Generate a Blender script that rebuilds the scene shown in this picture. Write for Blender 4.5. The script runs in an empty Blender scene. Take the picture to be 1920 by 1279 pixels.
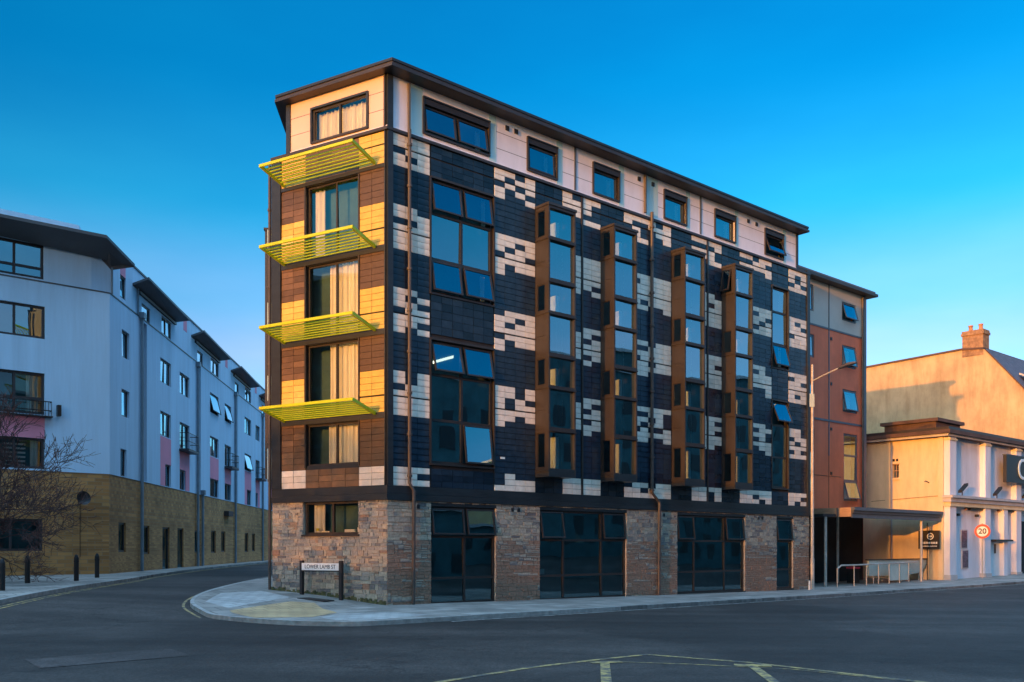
import bpy, bmesh, math, random
from mathutils import Vector, Matrix
random.seed(7)
scene = bpy.context.scene
COL = scene.collection
rad = math.radians

# ------------------------------------------------------------------ materials
def newmat(name):
    m = bpy.data.materials.new(name); m.use_nodes = True
    nt = m.node_tree; b = nt.nodes['Principled BSDF']
    return m, nt, b
def link(nt, a, b): nt.links.new(a, b)
def ramp(nt, stops, interp='LINEAR'):
    r = nt.nodes.new('ShaderNodeValToRGB'); cr = r.color_ramp; cr.interpolation = interp
    while len(cr.elements) < len(stops): cr.elements.new(.5)
    for e, (p, c) in zip(cr.elements, stops):
        e.position = p; e.color = (c[0], c[1], c[2], 1)
    return r
def simple(name, col, rough=.5, metal=0., noise=.12, nscale=3., bump=0., spec=.5, detail=5, stretch=(1, 1, 1), coat=0.):
    """one paint or metal with soft uneven weathering"""
    m, nt, b = newmat(name)
    tc = nt.nodes.new('ShaderNodeTexCoord'); mp = nt.nodes.new('ShaderNodeMapping'); mp.inputs['Scale'].default_value = stretch
    n = nt.nodes.new('ShaderNodeTexNoise'); n.inputs['Scale'].default_value = nscale; n.inputs['Detail'].default_value = detail
    n.inputs['Roughness'].default_value = .65
    link(nt, tc.outputs['Object'], mp.inputs['Vector']); link(nt, mp.outputs['Vector'], n.inputs['Vector'])
    lo = [c * (1 - noise * 1.6) for c in col]; hi = [min(1, c * (1 + noise)) for c in col]
    r = ramp(nt, [(.3, lo), (.7, hi)]); link(nt, n.outputs['Fac'], r.inputs['Fac']); link(nt, r.outputs['Color'], b.inputs['Base Color'])
    b.inputs['Roughness'].default_value = rough; b.inputs['Metallic'].default_value = metal
    b.inputs['Specular IOR Level'].default_value = spec; b.inputs['Coat Weight'].default_value = coat
    if bump:
        bp = nt.nodes.new('ShaderNodeBump'); bp.inputs['Strength'].default_value = bump; bp.inputs['Distance'].default_value = .02
        n2 = nt.nodes.new('ShaderNodeTexNoise'); n2.inputs['Scale'].default_value = nscale * 18; n2.inputs['Detail'].default_value = 3
        link(nt, tc.outputs['Object'], n2.inputs['Vector']); link(nt, n2.outputs['Fac'], bp.inputs['Height']); link(nt, bp.outputs['Normal'], b.inputs['Normal'])
    return m
def streaks(m, lo, zs=.12, sc=2.2, a=.45, b=.75):
    nt = m.node_tree; bs = nt.nodes['Principled BSDF']; src = bs.inputs['Base Color'].links[0].from_socket
    tc = nt.nodes.new('ShaderNodeTexCoord'); mp = nt.nodes.new('ShaderNodeMapping'); mp.inputs['Scale'].default_value = (1, 1, zs)
    n = nt.nodes.new('ShaderNodeTexNoise'); n.inputs['Scale'].default_value = sc; n.inputs['Detail'].default_value = 6; n.inputs['Roughness'].default_value = .7
    link(nt, tc.outputs['Object'], mp.inputs['Vector']); link(nt, mp.outputs[0], n.inputs['Vector'])
    r = ramp(nt, [(a, (1, 1, 1)), (b, lo)]); link(nt, n.outputs['Fac'], r.inputs['Fac'])
    mx = nt.nodes.new('ShaderNodeMixRGB'); mx.blend_type = 'MULTIPLY'; mx.inputs[0].default_value = 1
    link(nt, src, mx.inputs[1]); link(nt, r.outputs[0], mx.inputs[2]); link(nt, mx.outputs[0], bs.inputs['Base Color'])
def attr_ramp(name, stops, rough, noise=.1, nscale=9., bump=.3, spec=.4, interp='LINEAR'):
    """colour picked per tile or stone from the mesh's own random attribute, mottled by noise"""
    m, nt, b = newmat(name)
    a = nt.nodes.new('ShaderNodeAttribute'); a.attribute_name = 'Col'
    s = nt.nodes.new('ShaderNodeSeparateColor'); link(nt, a.outputs['Color'], s.inputs['Color'])
    r = ramp(nt, stops, interp); link(nt, s.outputs['Red'], r.inputs['Fac'])
    tc = nt.nodes.new('ShaderNodeTexCoord'); n = nt.nodes.new('ShaderNodeTexNoise'); n.inputs['Scale'].default_value = nscale; n.inputs['Detail'].default_value = 6
    link(nt, tc.outputs['Object'], n.inputs['Vector'])
    mr = nt.nodes.new('ShaderNodeMapRange'); mr.inputs[1].default_value = .25; mr.inputs[2].default_value = .75
    mr.inputs[3].default_value = 1 - noise * 1.5; mr.inputs[4].default_value = 1 + noise
    link(nt, n.outputs['Fac'], mr.inputs[0])
    mx = nt.nodes.new('ShaderNodeVectorMath'); mx.operation = 'SCALE'
    link(nt, r.outputs['Color'], mx.inputs[0]); link(nt, mr.outputs[0], mx.inputs['Scale']); link(nt, mx.outputs[0], b.inputs['Base Color'])
    b.inputs['Roughness'].default_value = rough; b.inputs['Specular IOR Level'].default_value = spec
    if bump:
        bp = nt.nodes.new('ShaderNodeBump'); bp.inputs['Strength'].default_value = bump; bp.inputs['Distance'].default_value = .02
        link(nt, n.outputs['Fac'], bp.inputs['Height']); link(nt, bp.outputs['Normal'], b.inputs['Normal'])
    return m
def glassmat(name, refl, tint, rough=.0, wob=.0):
    m = bpy.data.materials.new(name); m.use_nodes = True; nt = m.node_tree; nt.nodes.clear()
    out = nt.nodes.new('ShaderNodeOutputMaterial'); mix = nt.nodes.new('ShaderNodeMixShader')
    t = nt.nodes.new('ShaderNodeBsdfTransparent'); t.inputs['Color'].default_value = (*tint, 1)
    g = nt.nodes.new('ShaderNodeBsdfGlossy'); g.inputs['Roughness'].default_value = rough; g.inputs['Color'].default_value = (.60, .90, 1, 1)
    fr = nt.nodes.new('ShaderNodeFresnel'); fr.inputs['IOR'].default_value = 1.5
    ma = nt.nodes.new('ShaderNodeMath'); ma.operation = 'ADD'; ma.use_clamp = True; ma.inputs[1].default_value = refl
    link(nt, fr.outputs[0], ma.inputs[0]); link(nt, ma.outputs[0], mix.inputs[0]); link(nt, t.outputs[0], mix.inputs[1]); link(nt, g.outputs[0], mix.inputs[2])
    link(nt, mix.outputs[0], out.inputs['Surface'])
    tc = nt.nodes.new('ShaderNodeTexCoord'); n = nt.nodes.new('ShaderNodeTexNoise'); n.inputs['Scale'].default_value = .9; n.inputs['Detail'].default_value = 1
    bp = nt.nodes.new('ShaderNodeBump'); bp.inputs['Strength'].default_value = .12; bp.inputs['Distance'].default_value = .03
    link(nt, tc.outputs['Object'], n.inputs['Vector']); link(nt, n.outputs['Fac'], bp.inputs['Height']); link(nt, bp.outputs['Normal'], g.inputs['Normal'])
    return m
def emit(name, col, s):
    m = bpy.data.materials.new(name); m.use_nodes = True; nt = m.node_tree; b = nt.nodes['Principled BSDF']
    b.inputs['Base Color'].default_value = (*col, 1); b.inputs['Emission Color'].default_value = (*col, 1); b.inputs['Emission Strength'].default_value = s
    return m

M = {}
M['tile_light'] = attr_ramp('tile_light', [(0, (.64, .565, .47)), (.5, (.75, .675, .57)), (1, (.84, .77, .66))], .45, .1, 5, .12)
M['tile_sunlit'] = attr_ramp('tile_sunlit', [(0, (.62, .41, .08)), (.5, (.72, .48, .10)), (1, (.79, .55, .15))], .42, .1, 5, .12)  # cream tile with golden sunlight put into its colour, upper end facade
M['tile_dark_warmlit'] = attr_ramp('tile_dark_warmlit', [(0, (.10, .058, .032)), (.5, (.14, .08, .045)), (1, (.19, .11, .06))], .4, .16, 5, .08, .4)  # dark tile again, warm light of the end facade put into its colour
M['tile_dark'] = attr_ramp('tile_dark', [(0, (.007, .015, .027)), (.5, (.012, .024, .042)), (1, (.020, .038, .062))], .27, .2, 5, .05, .4)
M['joint'] = simple('joint_backing', (.018, .018, .02), .8)
M['stone'] = attr_ramp('rubble_stone', [(0, (.15, .145, .145)), (.2, (.25, .24, .22)), (.38, (.33, .30, .245)), (.58, (.41, .365, .28)), (.72, (.30, .275, .24)), (.84, (.44, .395, .31)), (.93, (.36, .25, .17)), (1, (.27, .175, .125))], .9, .22, 14, .6, .2)
M['mortar'] = simple('lime_mortar', (.48, .42, .34), .95, noise=.2, nscale=6, bump=.5)
M['moss'] = simple('mossy_base', (.10, .10, .04), .95, noise=.4, nscale=7, bump=.6)
M['band'] = simple('fascia_metal', (.030, .036, .042), .38, .3, .15, 1.2, 0, .5, stretch=(1, 1, 4))
M['bronze'] = simple('bronze_cladding', (.040, .033, .029), .42, .1, .2, 2.2, 0, .5, stretch=(1, 1, .4))
M['frame'] = simple('window_metal', (.040, .034, .032), .42, .3, .1, 2)
M['black'] = simple('black_metal', (.018, .018, .02), .45, .2, .1, 4)
M['roofmetal'] = simple('eaves_metal', (.042, .036, .036), .45, .25, .15, .8)
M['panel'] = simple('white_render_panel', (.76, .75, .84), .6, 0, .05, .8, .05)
M['panel_sunlit'] = simple('sunlit_render_panel', (.66, .48, .40), .6, 0, .05, .8, .05)  # attic panel with orange sunlight put into its colour, end facade
M['panelblue'] = simple('pale_blue_panel', (.42, .62, .66), .5, 0, .05, .8)
M['glass'] = glassmat('coated_glass', .36, (.55, .74, .74))
M['glassdark'] = glassmat('shop_glass', .17, (.40, .68, .70))
M['glassclear'] = glassmat('clear_glass', .06, (.88, .90, .88))
M['interior'] = simple('dim_interior', (.06, .13, .135), .9, 0, .3, .5)
M['ceiling'] = simple('room_ceiling', (.4, .36, .3), .9)
M['curtain'] = simple('cream_curtain', (.82, .78, .70), .9, 0, .06, 4, 0, .2, stretch=(6, 6, .3))
M['blind'] = simple('white_blind', (.80, .77, .72), .85, 0, .05, 3)
M['lime'] = simple('lime_paint', (.50, .57, .008), .42, 0, .08, 2.5)
M['pipe'] = simple('pipe_metal', (.085, .07, .062), .5, .2, .15, 2)
M['galv'] = simple('galvanised_steel', (.50, .47, .42), .5, .25, .15, 3)
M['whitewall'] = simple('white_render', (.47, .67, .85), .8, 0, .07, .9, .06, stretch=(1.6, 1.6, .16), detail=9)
M['pink'] = simple('pink_render', (.74, .27, .36), .8, 0, .06, .5)
M['greyroof'] = simple('grey_canopy_metal', (.085, .088, .095), .55, .1, .12, .7)
M['ltframe'] = simple('dark_window_frame', (.035, .03, .032), .5, 0, .1, 3)
M['bluepipe'] = simple('grey_blue_pipe', (.16, .22, .27), .5, .1, .12, 2)
M['rust'] = simple('terracotta_panel', (.72, .16, .07), .65, 0, .09, .7, .04)
M['palegrey'] = simple('pale_grey_panel', (.44, .43, .40), .6, 0, .06, .7)
M['steelgrey'] = simple('steel_trim', (.10, .11, .13), .5, .1, .1, 2)
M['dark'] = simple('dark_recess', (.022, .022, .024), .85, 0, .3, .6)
M['cream'] = simple('warm_tinted_render', (.78, .62, .38), .75, 0, .10, .6, .1, stretch=(1, 1, .5))  # white paint with orange sunlight put into the colour for the side wall
M['frontcool'] = simple('cool_tinted_render', (.74, .74, .80), .75, 0, .09, .7, .1, stretch=(1.3, 1.3, .3), detail=8)  # same white paint, cool shade tint put into the street front
M['corn'] = simple('cornice_paint', (.50, .47, .46), .7, 0, .12, 1)
M['brownroof'] = simple('brown_roof_felt', (.10, .055, .04), .75, 0, .25, 1)
M['oldrender'] = simple('old_render', (.58, .41, .22), .9, 0, .17, .55, .25, stretch=(1, 1, .8), detail=10)
M['slate'] = simple('slate_tiles', (.085, .07, .085), .6, 0, .3, 2.5, .3)
M['brickchim'] = simple('chimney_brick', (.33, .19, .10), .9, 0, .3, 3, .4)
M['terra'] = simple('terracotta_pot', (.45, .22, .12), .8, 0, .15, 4)
M['wood'] = simple('fascia_timber', (.42, .27, .16), .7, 0, .2, 2, stretch=(1, 1, 6))
M['signwhite'] = simple('sign_white', (.80, .80, .76), .5, 0, .04, 5)
M['signblack'] = simple('sign_black', (.02, .018, .02), .5)
M['signred'] = simple('sign_red', (.62, .05, .03), .45, 0, .05, 5)
M['letterblue'] = simple('pale_letter', (.62, .75, .82), .5, 0, .04, 4)
M['bark'] = simple('bark', (.085, .045, .042), .9, 0, .3, 12, .4)
M['poster'] = simple('poster_print', (.17, .10, .13), .5, 0, .5, 3.5, stretch=(1, 1, 3))
M['lamp'] = emit('lit_diffuser', (.95, 1, .8), 1.6)
M['tube'] = emit('ceiling_tube', (1, .93, .72), .9)
M['opposite'] = simple('dark_green_cladding', (.04, .12, .13), .7, 0, .3, .6)
M['balus'] = simple('pale_green_panel', (.42, .50, .46), .45, 0, .1, 2)
M['yellow'] = simple('yellow_object', (.8, .68, .05), .5)
M['red'] = simple('red_object', (.7, .04, .08), .5)

streaks(M['oldrender'], (.74, .68, .60), .18, 1.6); streaks(M['whitewall'], (.88, .89, .9), .08, 1.6); streaks(M['cream'], (.84, .80, .74), .2, 1.5); streaks(M['frontcool'], (.82, .80, .78), .15, 1.8); streaks(M['tile_light'], (.86, .84, .80), .25, 1.6); streaks(M['rust'], (.85, .82, .8), .1, 1.5); streaks(M['panel'], (.88, .88, .88), .2, 1.8)
def brickmat(name, c1, c2, c3, mort, sx=1.):
    m, nt, b = newmat(name)
    uv = nt.nodes.new('ShaderNodeUVMap'); uv.uv_map = 'UVMap'
    br = nt.nodes.new('ShaderNodeTexBrick'); br.inputs['Scale'].default_value = 1
    br.inputs['Brick Width'].default_value = .225 * sx; br.inputs['Row Height'].default_value = .075 * sx; br.inputs['Mortar Size'].default_value = .006 * sx
    br.inputs['Color1'].default_value = (0, 0, 0, 1); br.inputs['Color2'].default_value = (1, 1, 1, 1); br.inputs['Mortar'].default_value = (.5, .5, .5, 1)
    link(nt, uv.outputs[0], br.inputs['Vector'])
    r = ramp(nt, [(0, c1), (.5, c2), (1, c3)]); link(nt, br.outputs['Color'], r.inputs['Fac'])
    mx = nt.nodes.new('ShaderNodeMixRGB'); mx.inputs[2].default_value = (*mort, 1); link(nt, br.outputs['Fac'], mx.inputs[0]); link(nt, r.outputs['Color'], mx.inputs[1])
    tc = nt.nodes.new('ShaderNodeTexCoord'); n = nt.nodes.new('ShaderNodeTexNoise'); n.inputs['Scale'].default_value = .5; n.inputs['Detail'].default_value = 7
    link(nt, tc.outputs['Object'], n.inputs['Vector'])
    mr = nt.nodes.new('ShaderNodeMapRange'); mr.inputs[1].default_value = .3; mr.inputs[2].default_value = .7; mr.inputs[3].default_value = .72; mr.inputs[4].default_value = 1.15
    link(nt, n.outputs['Fac'], mr.inputs[0])
    vm = nt.nodes.new('ShaderNodeVectorMath'); vm.operation = 'SCALE'; link(nt, mx.outputs[0], vm.inputs[0]); link(nt, mr.outputs[0], vm.inputs['Scale'])
    link(nt, vm.outputs[0], b.inputs['Base Color']); b.inputs['Roughness'].default_value = .92
    bp = nt.nodes.new('ShaderNodeBump'); bp.inputs['Strength'].default_value = .4; bp.inputs['Distance'].default_value = .01; bp.invert = True
    link(nt, br.outputs['Fac'], bp.inputs['Height']); link(nt, bp.outputs['Normal'], b.inputs['Normal'])
    return m
M['brick'] = brickmat('buff_brick', (.30, .14, .048), (.43, .205, .068), (.54, .27, .09), (.30, .20, .11))
M['redbrick'] = brickmat('red_brick', (.14, .07, .05), (.19, .09, .06), (.24, .12, .075), (.2, .17, .15))

def asphalt(name, base, rough=.85, streak=1.):
    m, nt, b = newmat(name)
    tc = nt.nodes.new('ShaderNodeTexCoord')
    def noise(sc, det, st=(1, 1, 1), rot=0.):
        mp = nt.nodes.new('ShaderNodeMapping'); mp.inputs['Scale'].default_value = st; mp.inputs['Rotation'].default_value = (0, 0, rot)
        n = nt.nodes.new('ShaderNodeTexNoise'); n.inputs['Scale'].default_value = sc; n.inputs['Detail'].default_value = det
        link(nt, tc.outputs['Object'], mp.inputs['Vector']); link(nt, mp.outputs['Vector'], n.inputs['Vector']); return n
    big = noise(.16, 5); st = noise(.35, 4, (.12, 1.6, 1), rad(-40.8)); fine = noise(38, 3); mid = noise(2.2, 6)
    def mul(a, lo, hi, f0=.3, f1=.7):
        mr = nt.nodes.new('ShaderNodeMapRange'); mr.inputs[1].default_value = f0; mr.inputs[2].default_value = f1; mr.inputs[3].default_value = lo; mr.inputs[4].default_value = hi
        link(nt, a.outputs['Fac'], mr.inputs[0]); return mr.outputs[0]
    def mm(a, c):
        q = nt.nodes.new('ShaderNodeMath'); q.operation = 'MULTIPLY'; link(nt, a, q.inputs[0]); link(nt, c, q.inputs[1]); return q.outputs[0]
    vo = nt.nodes.new('ShaderNodeTexVoronoi'); vo.feature = 'DISTANCE_TO_EDGE'; vo.inputs['Scale'].default_value = .22
    wp = nt.nodes.new('ShaderNodeVectorMath'); wp.operation = 'ADD'; link(nt, tc.outputs['Object'], wp.inputs[0]); link(nt, mid.outputs['Color'], wp.inputs[1]); link(nt, wp.outputs[0], vo.inputs['Vector'])
    cr = nt.nodes.new('ShaderNodeMapRange'); cr.inputs[1].default_value = .0; cr.inputs[2].default_value = .012; cr.inputs[3].default_value = .55; cr.inputs[4].default_value = 1
    link(nt, vo.outputs['Distance'], cr.inputs[0])
    tar = noise(.09, 2); agg = noise(14, 5)
    v = mm(mm(mul(big, .68, 1.3), mul(st, .58, 1.42)), mm(mul(fine, .5, 1.5), mul(mid, .8, 1.2)))
    v = mm(mm(v, cr.outputs[0]), mm(mul(tar, .68, 1.15, .46, .5), mul(agg, .75, 1.25)))
    vm = nt.nodes.new('ShaderNodeVectorMath'); vm.operation = 'SCALE'; vm.inputs[0].default_value = base; link(nt, v, vm.inputs['Scale'])
    link(nt, vm.outputs[0], b.inputs['Base Color'])
    b.inputs['Roughness'].default_value = rough; b.inputs['Specular IOR Level'].default_value = .3
    bp = nt.nodes.new('ShaderNodeBump'); bp.inputs['Strength'].default_value = .5; bp.inputs['Distance'].default_value = .01
    link(nt, fine.outputs['Fac'], bp.inputs['Height']); link(nt, bp.outputs['Normal'], b.inputs['Normal'])
    return m
M['asphalt'] = asphalt('asphalt', (.032, .0275, .025))
M['asphaltpatch'] = asphalt('asphalt_patch', (.056, .047, .044))
M['slabs'] = None
def slabmat(name, c1, c2, mort, w, h, rot):
    m, nt, b = newmat(name)
    tc = nt.nodes.new('ShaderNodeTexCoord'); mp = nt.nodes.new('ShaderNodeMapping'); mp.inputs['Rotation'].default_value = (0, 0, rot)
    br = nt.nodes.new('ShaderNodeTexBrick'); br.inputs['Scale'].default_value = 1; br.inputs['Brick Width'].default_value = w; br.inputs['Row Height'].default_value = h
    br.inputs['Mortar Size'].default_value = .018; br.inputs['Color1'].default_value = (*c1, 1); br.inputs['Color2'].default_value = (*c2, 1); br.inputs['Mortar'].default_value = (*mort, 1)
    link(nt, tc.outputs['Object'], mp.inputs['Vector']); link(nt, mp.outputs[0], br.inputs['Vector'])
    n = nt.nodes.new('ShaderNodeTexNoise'); n.inputs['Scale'].default_value = .7; n.inputs['Detail'].default_value = 8; link(nt, tc.outputs['Object'], n.inputs['Vector'])
    mr = nt.nodes.new('ShaderNodeMapRange'); mr.inputs[1].default_value = .3; mr.inputs[2].default_value = .7; mr.inputs[3].default_value = .68; mr.inputs[4].default_value = 1.25
    link(nt, n.outputs['Fac'], mr.inputs[0])
    vm = nt.nodes.new('ShaderNodeVectorMath'); vm.operation = 'SCALE'; link(nt, br.outputs['Color'], vm.inputs[0]); link(nt, mr.outputs[0], vm.inputs['Scale'])
    link(nt, vm.outputs[0], b.inputs['Base Color']); b.inputs['Roughness'].default_value = .8
    return m
M['slabs'] = slabmat('paving_slabs', (.19, .178, .16), (.30, .28, .255), (.10, .096, .09), .75, .6, rad(-40.8))
M['paleslab'] = slabmat('pale_paving', (.33, .33, .32), (.39, .39, .38), (.2, .2, .19), .4, .4, rad(20))
M['kerb'] = attr_ramp('granite_kerb', [(0, (.13, .13, .125)), (.5, (.22, .215, .205)), (1, (.32, .315, .30))], .8, .25, 5, .3)
M['tactile'] = slabmat('buff_tactile', (.40, .27, .14), (.46, .32, .17), (.26, .18, .10), .4, .4, rad(-40.8))
def paint(name, col, wear):
    m, nt, b = newmat(name)
    tc = nt.nodes.new('ShaderNodeTexCoord'); n = nt.nodes.new('ShaderNodeTexNoise'); n.inputs['Scale'].default_value = 4; n.inputs['Detail'].default_value = 9; n.inputs['Roughness'].default_value = .75
    link(nt, tc.outputs['Object'], n.inputs['Vector'])
    r = ramp(nt, [(wear - .08, col), (wear + .1, (.055, .055, .056))]); link(nt, n.outputs['Fac'], r.inputs['Fac']); link(nt, r.outputs['Color'], b.inputs['Base Color'])
    b.inputs['Roughness'].default_value = .8
    return m
M['yline'] = paint('worn_yellow_paint', (.46, .32, .10), .47)
M['wline'] = paint('worn_white_paint', (.42, .42, .40), .52)

# ------------------------------------------------------------------ mesh builder
class MB:
    def __init__(s): s.v = []; s.f = []; s.m = []; s.c = []; s.mats = []; s.pc = []; s.piece = 0
    def mi(s, mat):
        if mat not in s.mats: s.mats.append(mat)
        return s.mats.index(mat)
    def face(s, pts, mat, c=.5):
        s.pc.append(s.piece); i = len(s.v); s.v.extend([tuple(p) for p in pts]); s.f.append(tuple(range(i, i + len(pts)))); s.m.append(s.mi(mat)); s.c.append(c)
    def boxf(s, f, a0, a1, b0, b1, c0, c1, mat, c=.5, skip=''):
        """box through the mapping f(a, b, c) -> world"""
        s.piece += 1; p = [Vector(f(a, b, q)) for q in (c0, c1) for b in (b0, b1) for a in (a0, a1)]
        ctr = sum(p, Vector()) / 8
        for k, idx in {'c0': (0, 1, 3, 2), 'c1': (4, 5, 7, 6), 'b0': (0, 1, 5, 4), 'b1': (2, 3, 7, 6), 'a0': (0, 2, 6, 4), 'a1': (1, 3, 7, 5)}.items():
            if k in skip.split(','): continue
            q = [p[i] for i in idx]
            n = (q[1] - q[0]).cross(q[2] - q[1]); fc = sum(q, Vector()) / 4
            if n.dot(fc - ctr) < 0: q.reverse()
            s.face(q, mat, c)
    def box(s, P, u0, u1, o0, o1, z0, z1, mat, c=.5, skip=''):
        s.boxf(P, u0, u1, o0, o1, z0, z1, mat, c, skip)
    def prism(s, poly, z0, z1, mat, top=None, bot=None):
        n = len(poly)
        ar = sum(poly[i][0] * poly[(i + 1) % n][1] - poly[(i + 1) % n][0] * poly[i][1] for i in range(n))
        if ar < 0: poly = poly[::-1]
        for i in range(n):
            a, b = poly[i], poly[(i + 1) % n]
            s.face([(a[0], a[1], z0), (b[0], b[1], z0), (b[0], b[1], z1), (a[0], a[1], z1)], mat)
        s.face([(p[0], p[1], z1) for p in poly], top or mat); s.face([(p[0], p[1], z0) for p in poly[::-1]], bot or mat)
    def slab(s, pts, t, mat, edge=None):
        """sheet of 3D points (top outline), t thick downwards"""
        up = [Vector(p) for p in pts]; dn = [p - Vector((0, 0, t)) for p in up]
        s.face(up, mat); s.face(dn[::-1], mat); n = len(up)
        for i in range(n): s.face([dn[i], dn[(i + 1) % n], up[(i + 1) % n], up[i]], edge or mat)
    def tube(s, pts, r, mat, n=8, r1=None, cap=True):
        pts = [Vector(p) for p in pts]; rings = []
        for i, p in enumerate(pts):
            d = (pts[min(i + 1, len(pts) - 1)] - pts[max(i - 1, 0)]).normalized()
            x = d.orthogonal().normalized() if i == 0 else (x - d * x.dot(d)).normalized()
            y = d.cross(x); rr = r if r1 is None else r + (r1 - r) * i / max(1, len(pts) - 1)
            rings.append([p + (x * math.cos(2 * math.pi * k / n) + y * math.sin(2 * math.pi * k / n)) * rr for k in range(n)])
        for a, b in zip(rings, rings[1:]):
            for k in range(n): s.face([a[k], a[(k + 1) % n], b[(k + 1) % n], b[k]], mat)
        if cap: s.face(rings[0][::-1], mat); s.face(rings[-1], mat)
    def wall(s, P, u0, u1, z0, z1, holes, mat, o=0., depth=.2, rmat=None):
        us = sorted({u0, u1, *[min(max(h[k], u0), u1) for h in holes for k in (0, 1)]}); zs = sorted({z0, z1, *[min(max(h[k], z0), z1) for h in holes for k in (2, 3)]})
        for a, b in zip(us, us[1:]):
            for c, d in zip(zs, zs[1:]):
                mu, mz = (a + b) / 2, (c + d) / 2
                if any(h[0] < mu < h[1] and h[2] < mz < h[3] for h in holes): continue
                s.face([P(a, o, c), P(b, o, c), P(b, o, d), P(a, o, d)], mat)
        r = rmat or mat
        for a, b, c, d in holes:
            s.face([P(a, o, c), P(a, o, d), P(a, o - depth, d), P(a, o - depth, c)], r); s.face([P(b, o, c), P(b, o - depth, c), P(b, o - depth, d), P(b, o, d)], r)
            s.face([P(a, o, c), P(a, o - depth, c), P(b, o - depth, c), P(b, o, c)], r); s.face([P(a, o, d), P(b, o, d), P(b, o - depth, d), P(a, o - depth, d)], r)
    def disc(s, c, nrm, r, mat, n=28, t=0.02, r0=0.):
        c = Vector(c); nrm = Vector(nrm).normalized(); x = nrm.orthogonal().normalized(); y = nrm.cross(x)
        ring = lambda q, o: [c + nrm * o + (x * math.cos(2 * math.pi * k / n) + y * math.sin(2 * math.pi * k / n)) * q for k in range(n)]
        A, B = ring(r, 0), ring(r, t)
        if r0:
            C_, D = ring(r0, 0), ring(r0, t)
            for k in range(n):
                j = (k + 1) % n
                s.face([B[k], B[j], D[j], D[k]], mat); s.face([A[k], A[j], B[j], B[k]], mat); s.face([C_[k], D[k], D[j], C_[j]], mat); s.face([A[j], A[k], C_[k], C_[j]], mat)
        else:
            s.face(B, mat); s.face(A[::-1], mat)
            for k in range(n): s.face([A[k], A[(k + 1) % n], B[(k + 1) % n], B[k]], mat)
    def each(s, name, parent):
        """one part per box"""
        for k in sorted(set(s.pc)):
            b = MB()
            for f, m, c, q in zip(s.f, s.m, s.c, s.pc):
                if q == k: b.face([s.v[i] for i in f], s.mats[m], c)
            b.build(name, parent)
    def build(s, name, parent=None, smooth=False):
        base = Vector((0, 0, 0)); q = parent
        while q is not None: base += q.location; q = q.parent
        me = bpy.data.meshes.new(name); me.from_pydata([tuple(Vector(v) - base) for v in s.v], [], s.f)
        for m in s.mats: me.materials.append(m)
        me.polygons.foreach_set('material_index', s.m)
        uv = me.uv_layers.new(name='UVMap'); ca = me.color_attributes.new('Col', 'FLOAT_COLOR', 'CORNER')
        for p, c in zip(me.polygons, s.c):
            n = p.normal; flat = abs(n.z) > .7
            t = Vector((-n.y, n.x, 0)); t = t.normalized() if t.length > 1e-5 else Vector((1, 0, 0))
            for li, vi in zip(p.loop_indices, p.vertices):
                co = me.vertices[vi].co
                uv.data[li].uv = (co.x, co.y) if flat else (co.dot(t), co.z)
                ca.data[li].color = (c, c, c, 1)
        if smooth: me.polygons.foreach_set('use_smooth', [True] * len(me.polygons))
        me.update()
        o = bpy.data.objects.new(name, me); COL.objects.link(o)
        if parent is not None: o.parent = parent
        return o
def tag(o, label=None, cat=None, group=None, kind=None):
    if label: o['label'] = label
    if cat: o['category'] = cat
    if group: o['group'] = group
    if kind: o['kind'] = kind
    return o
def thing(name, loc, label, cat, group=None):
    o = bpy.data.objects.new(name, None); COL.objects.link(o); o.location = loc; o.empty_display_size = .3
    return tag(o, label, cat, group)
def outface(s, P, pts, mat):
    q = [Vector(p) for p in pts]
    if (q[1] - q[0]).cross(q[2] - q[1]).dot(Vector((*P.n, 0))) < 0: pts = pts[::-1]
    s.face(pts, mat)
class Plane:
    def __init__(s, p0, d, n): s.p0 = p0; s.d = d; s.n = n
    def __call__(s, u, o, z): return (s.p0[0] + u * s.d[0] + o * s.n[0], s.p0[1] + u * s.d[1] + o * s.n[1], z)
def text(parent, body, P, u, o, z, size, mat, name='lettering', sx=1., ext=.004, bold=0.):
    """lettering standing on plane P, centred on u, z"""
    cu = bpy.data.curves.new(name, 'FONT'); cu.body = body; cu.size = size; cu.align_x = 'CENTER'; cu.align_y = 'CENTER'; cu.extrude = ext; cu.offset = bold
    cu.materials.append(mat)
    ob = bpy.data.objects.new(name, cu); COL.objects.link(ob); ob.parent = parent
    d = Vector((*P.d, 0)); n = Vector((*P.n, 0)); zz = Vector((0, 0, 1))
    if d.cross(zz).dot(n) < 0: d = -d
    mat4 = Matrix((d, zz, n)).transposed().to_4x4()
    base = Vector(parent.location)
    me_ = bpy.data.meshes.new_from_object(ob.evaluated_get(bpy.context.evaluated_depsgraph_get())); bpy.data.objects.remove(ob)
    ob = bpy.data.objects.new(name, me_); COL.objects.link(ob); ob.parent = parent
    ob.matrix_local = Matrix.Translation(Vector(P(u, o, z)) - base) @ mat4 @ Matrix.Diagonal((sx, 1, 1, 1))
    return ob

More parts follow.
